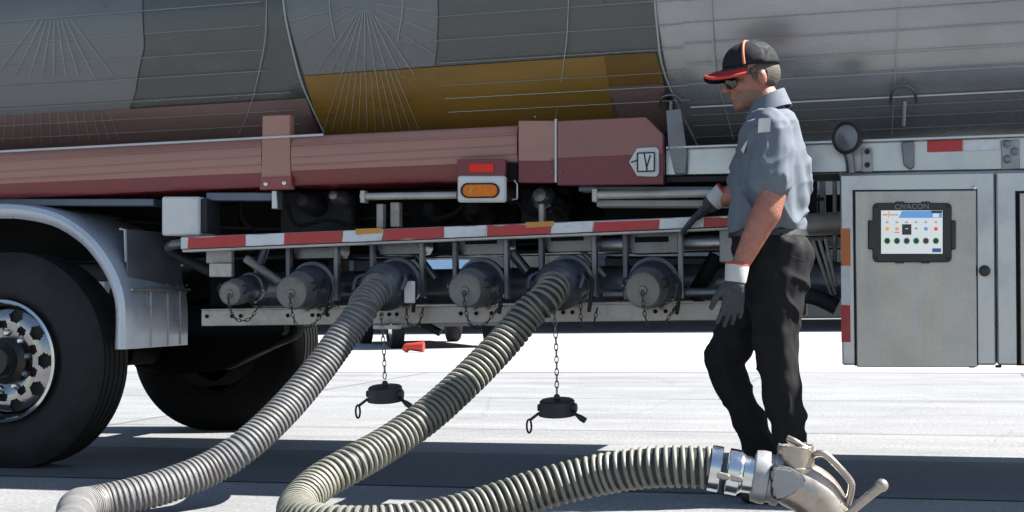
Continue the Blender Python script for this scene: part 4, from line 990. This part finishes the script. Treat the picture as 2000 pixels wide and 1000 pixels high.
# collar
bm = bmesh.new(); R = []
for k in range(25):
    a = rad(-165+330*k/24); d = (Vector((-1, 0, 0))*math.cos(a+math.pi)+Vector((0, 1, 0))*math.sin(a+math.pi))
    base = J(1501, 212)+Vector((0, 0, .012+.03*(-d.x*-1 if False else d.x)))
    wv = .056+.012*(abs(math.sin(a)))
    R.append([base+d*(wv+.006)+Vector((0, 0, .035)), base+d*(wv+.018)+Vector((0, 0, .006)), base+d*(wv+.034)+Vector((0, 0, -.03)), base+d*(wv+.027)+Vector((0, 0, -.032)), base+d*(wv+.016)+Vector((0, 0, -.002)), base+d*wv+Vector((0, 0, .033))])
bm_rings(bm, R); bmobj('collar', bm, 'shirt', sh, 60)
# shoulder patch, name patch, pocket
def sleeve_pt(px_, py_, back=.0):     # on the near sleeve surface
    c = J(1508, py_, -.19); x = J(px_, py_, -.19).x-c.x; r = .091; return Vector((c.x+x, c.y-math.sqrt(max(r*r-x*x, .0004))-back, c.z))
bm = bmesh.new(); g = [[bm.verts.new(sleeve_pt(1487+24*i/5+(-2*j/4), 236+27*j/4, .006)) for i in range(6)] for j in range(5)]
for A_, B_ in zip(g, g[1:]):
    for i in range(5): bm.faces.new((A_[i], A_[i+1], B_[i+1], B_[i]))
bmesh.ops.solidify(bm, geom=bm.faces[:], thickness=.004); bmobj('sleeve_patch', bm, 'patch', sh, 60)
bm = bmesh.new(); bm_poly(bm, [J(1447, 292, -.165), J(1456, 278, -.19), J(1462, 272, -.19), J(1452, 300, -.17)], (0, .02, 0), .001); bmobj('chest_patch', bm, 'patch', sh)
# ---- belt and trousers
bm = bmesh.new(); ring_loft(bm, [(1500, 451, 76, .178, 0), (1501, 463, 79, .182, 0)], 40); bl_ = bmobj('belt', bm, 'belt', person, 40)
bm = bmesh.new()
ring_loft(bm, [(1501, 454, 73, .17, 0), (1505, 475, 76, .178, 0), (1510, 510, 76, .185, 0), (1510, 550, 68, .185, 0), (1508, 580, 55, .17, 0)], 32)
bm_chain(bm, [J(1528, 500, -.08), J(1520, 560, -.09), J(1514, 640, -.1), J(1518, 700, -.1), J(1530, 770, -.1), J(1540, 830, -.1), J(1548, 885, -.1), J(1554, 945, -.1)], [.115, .113, .098, .088, .075, .064, .06, .064])
bm_chain(bm, [J(1492, 515, .07), J(1470, 580, .08), J(1440, 650, .08), J(1414, 704, .08), J(1436, 765, .085), J(1464, 820, .09), J(1490, 880, .1), J(1508, 940, .1)], [.102, .1, .09, .078, .072, .068, .068, .072])
me = remesh(bm, .008, 4)
def trouser_fold(c):
    q = c-J(1500, 650)
    k = max(0, min(1, (-q.z-.05)*3))
    n1 = noise.noise(Vector((q.x*14, q.y*9, q.z*5+q.x*6)))
    n2 = math.sin(q.z*52+q.x*30+4*noise.noise(q*5))
    n3 = noise.noise(Vector((q.x*5, q.y*5, q.z*15)))
    rd = lambda x: (1-min(1, abs(x)*2.6))**2
    c1 = rd(noise.noise(Vector((q.x*7+q.z*6, q.y*8, q.z*7-q.x*5))))
    return .009*c1-.004+.012*n1+.004*n2*k+.007*n3+.004*noise.noise(Vector((q.x*26+q.z*10, q.y*20, q.z*8)))
folds(me, trouser_fold)
tz = link('trousers', me, 'trousers', person, 180)
bm = bmesh.new(); bm_tube(bm, [J(x, y, -.205) for x, y in ((1545, 500), (1572, 512))], .003, 6); bmobj('pocket_seam', bm, 'seam_dark', tz, 60)
lathe('belt_loop', J(1566, 452, -.08), (0, 0, -1), [(0, .006), (.05, .006)], 'belt', tz, 8)
# ---- shoes
for x, dy in ((1556, -.1), (1514, .1)):
    a = J(x, 950, dy); bm = bmesh.new()
    bm_caps(bm, Vector((a.x+.03, a.y, .05)), Vector((a.x-.18, a.y, .035)), .045, .036); bm_caps(bm, Vector((a.x+.01, a.y, .06)), Vector((a.x, a.y, .13)), .048, .046); bm_caps(bm, Vector((a.x-.06, a.y, .055)), Vector((a.x-.14, a.y, .042)), .046, .042)
    me = remesh(bm, .008, 4)
    for v in me.vertices: v.co.z = max(v.co.z, .004)
    link('shoe', me, 'shoe', person, 180)
# ---- gloves with five fingers
def glove(wr, d, side, nrm, curl, spread, L=.195, thumb_dir=None, name='glove'):
    """wr wrist, d towards the fingers, side towards the thumb, nrm out of the back of the hand"""
    d = d.normalized(); side = (side-d*side.dot(d)).normalized(); nrm = d.cross(side).normalized() if nrm is None else nrm
    nrm = (nrm-d*nrm.dot(d)-side*nrm.dot(side)).normalized()
    bm = bmesh.new(); pl = L*.5
    bm_chain(bm, [wr-d*.02, wr+d*.02], [.036, .036])
    for k in range(4):
        s = .03-.02*k; kn = wr+d*(pl*(1, 1.03, .98, .9)[k])+side*s
        bm_caps(bm, wr+d*.015+side*s*.7, kn, .0165, .0135)
        bm_caps(bm, wr+d*.03+side*s*.8-nrm*.008, kn-nrm*.006, .014, .011)
        fl = L*(.43, .49, .46, .36)[k]; p = kn; a = rad(spread*(1.5-k)); fd_ = d*math.cos(a)+side*math.sin(a)
        for q, (fr_len, rr_) in enumerate(((.46, .0115), (.3, .0105), (.24, .0095))):
            c = rad(curl[k]*(.8, 1.1, .7)[q]); ax_ = side; fd_ = (fd_*math.cos(c)-nrm*math.sin(c)).normalized()
            nr2 = (nrm*math.cos(c)+d*math.sin(c)); e = p+fd_*(fl*fr_len)
            bm_caps(bm, p, e, rr_, rr_*.93, 12); p = e
    td = (d*.75+side*.62-nrm*.2).normalized() if thumb_dir is None else thumb_dir.normalized()
    b0 = wr+d*.025+side*.026; b1 = b0+td*.045; b2 = b1+(td*.75+d*.45).normalized()*.035; b3 = b2+(td*.4+d*.75-nrm*.2).normalized()*.028
    bm_chain(bm, [b0, b1, b2, b3], [.018, .0155, .0125, .0105], 12)
    me = remesh(bm, .0038, 2)
    folds(me, lambda c: .0016*noise.noise(c*70))
    g_ = link(name, me, 'glove_dark', person, 180)
    # knitted cuff with red hem
    lathe('cuff', wr+d*.012, -d, [(0, .038), (.01, .041), (.062, .045), (.066, .044), (.066, .036)], 'glove_cuff', g_, 28)
    lathe('hem', wr+d*.012-d*.064, -d, [(0, .046), (.006, .046), (.006, .036)], 'cap_red', g_, 28)
    return g_
w1 = J(1437, 545, -.225); t1_ = J(1428, 625, -.235)
glove(w1, t1_-w1, Vector((-1, -.35, 0)), Vector((.35, -1, 0)), (16, 20, 24, 28), 7, .19)
w2 = J(1396, 392, .255); t2_ = J(1340, 442, .27)
glove(w2, t2_-w2, Vector((0, -1, -.1)), Vector((-.4, -.1, 1)), (3, 5, 8, 12), 3, .19, thumb_dir=Vector((-.6, -.5, -.55)))
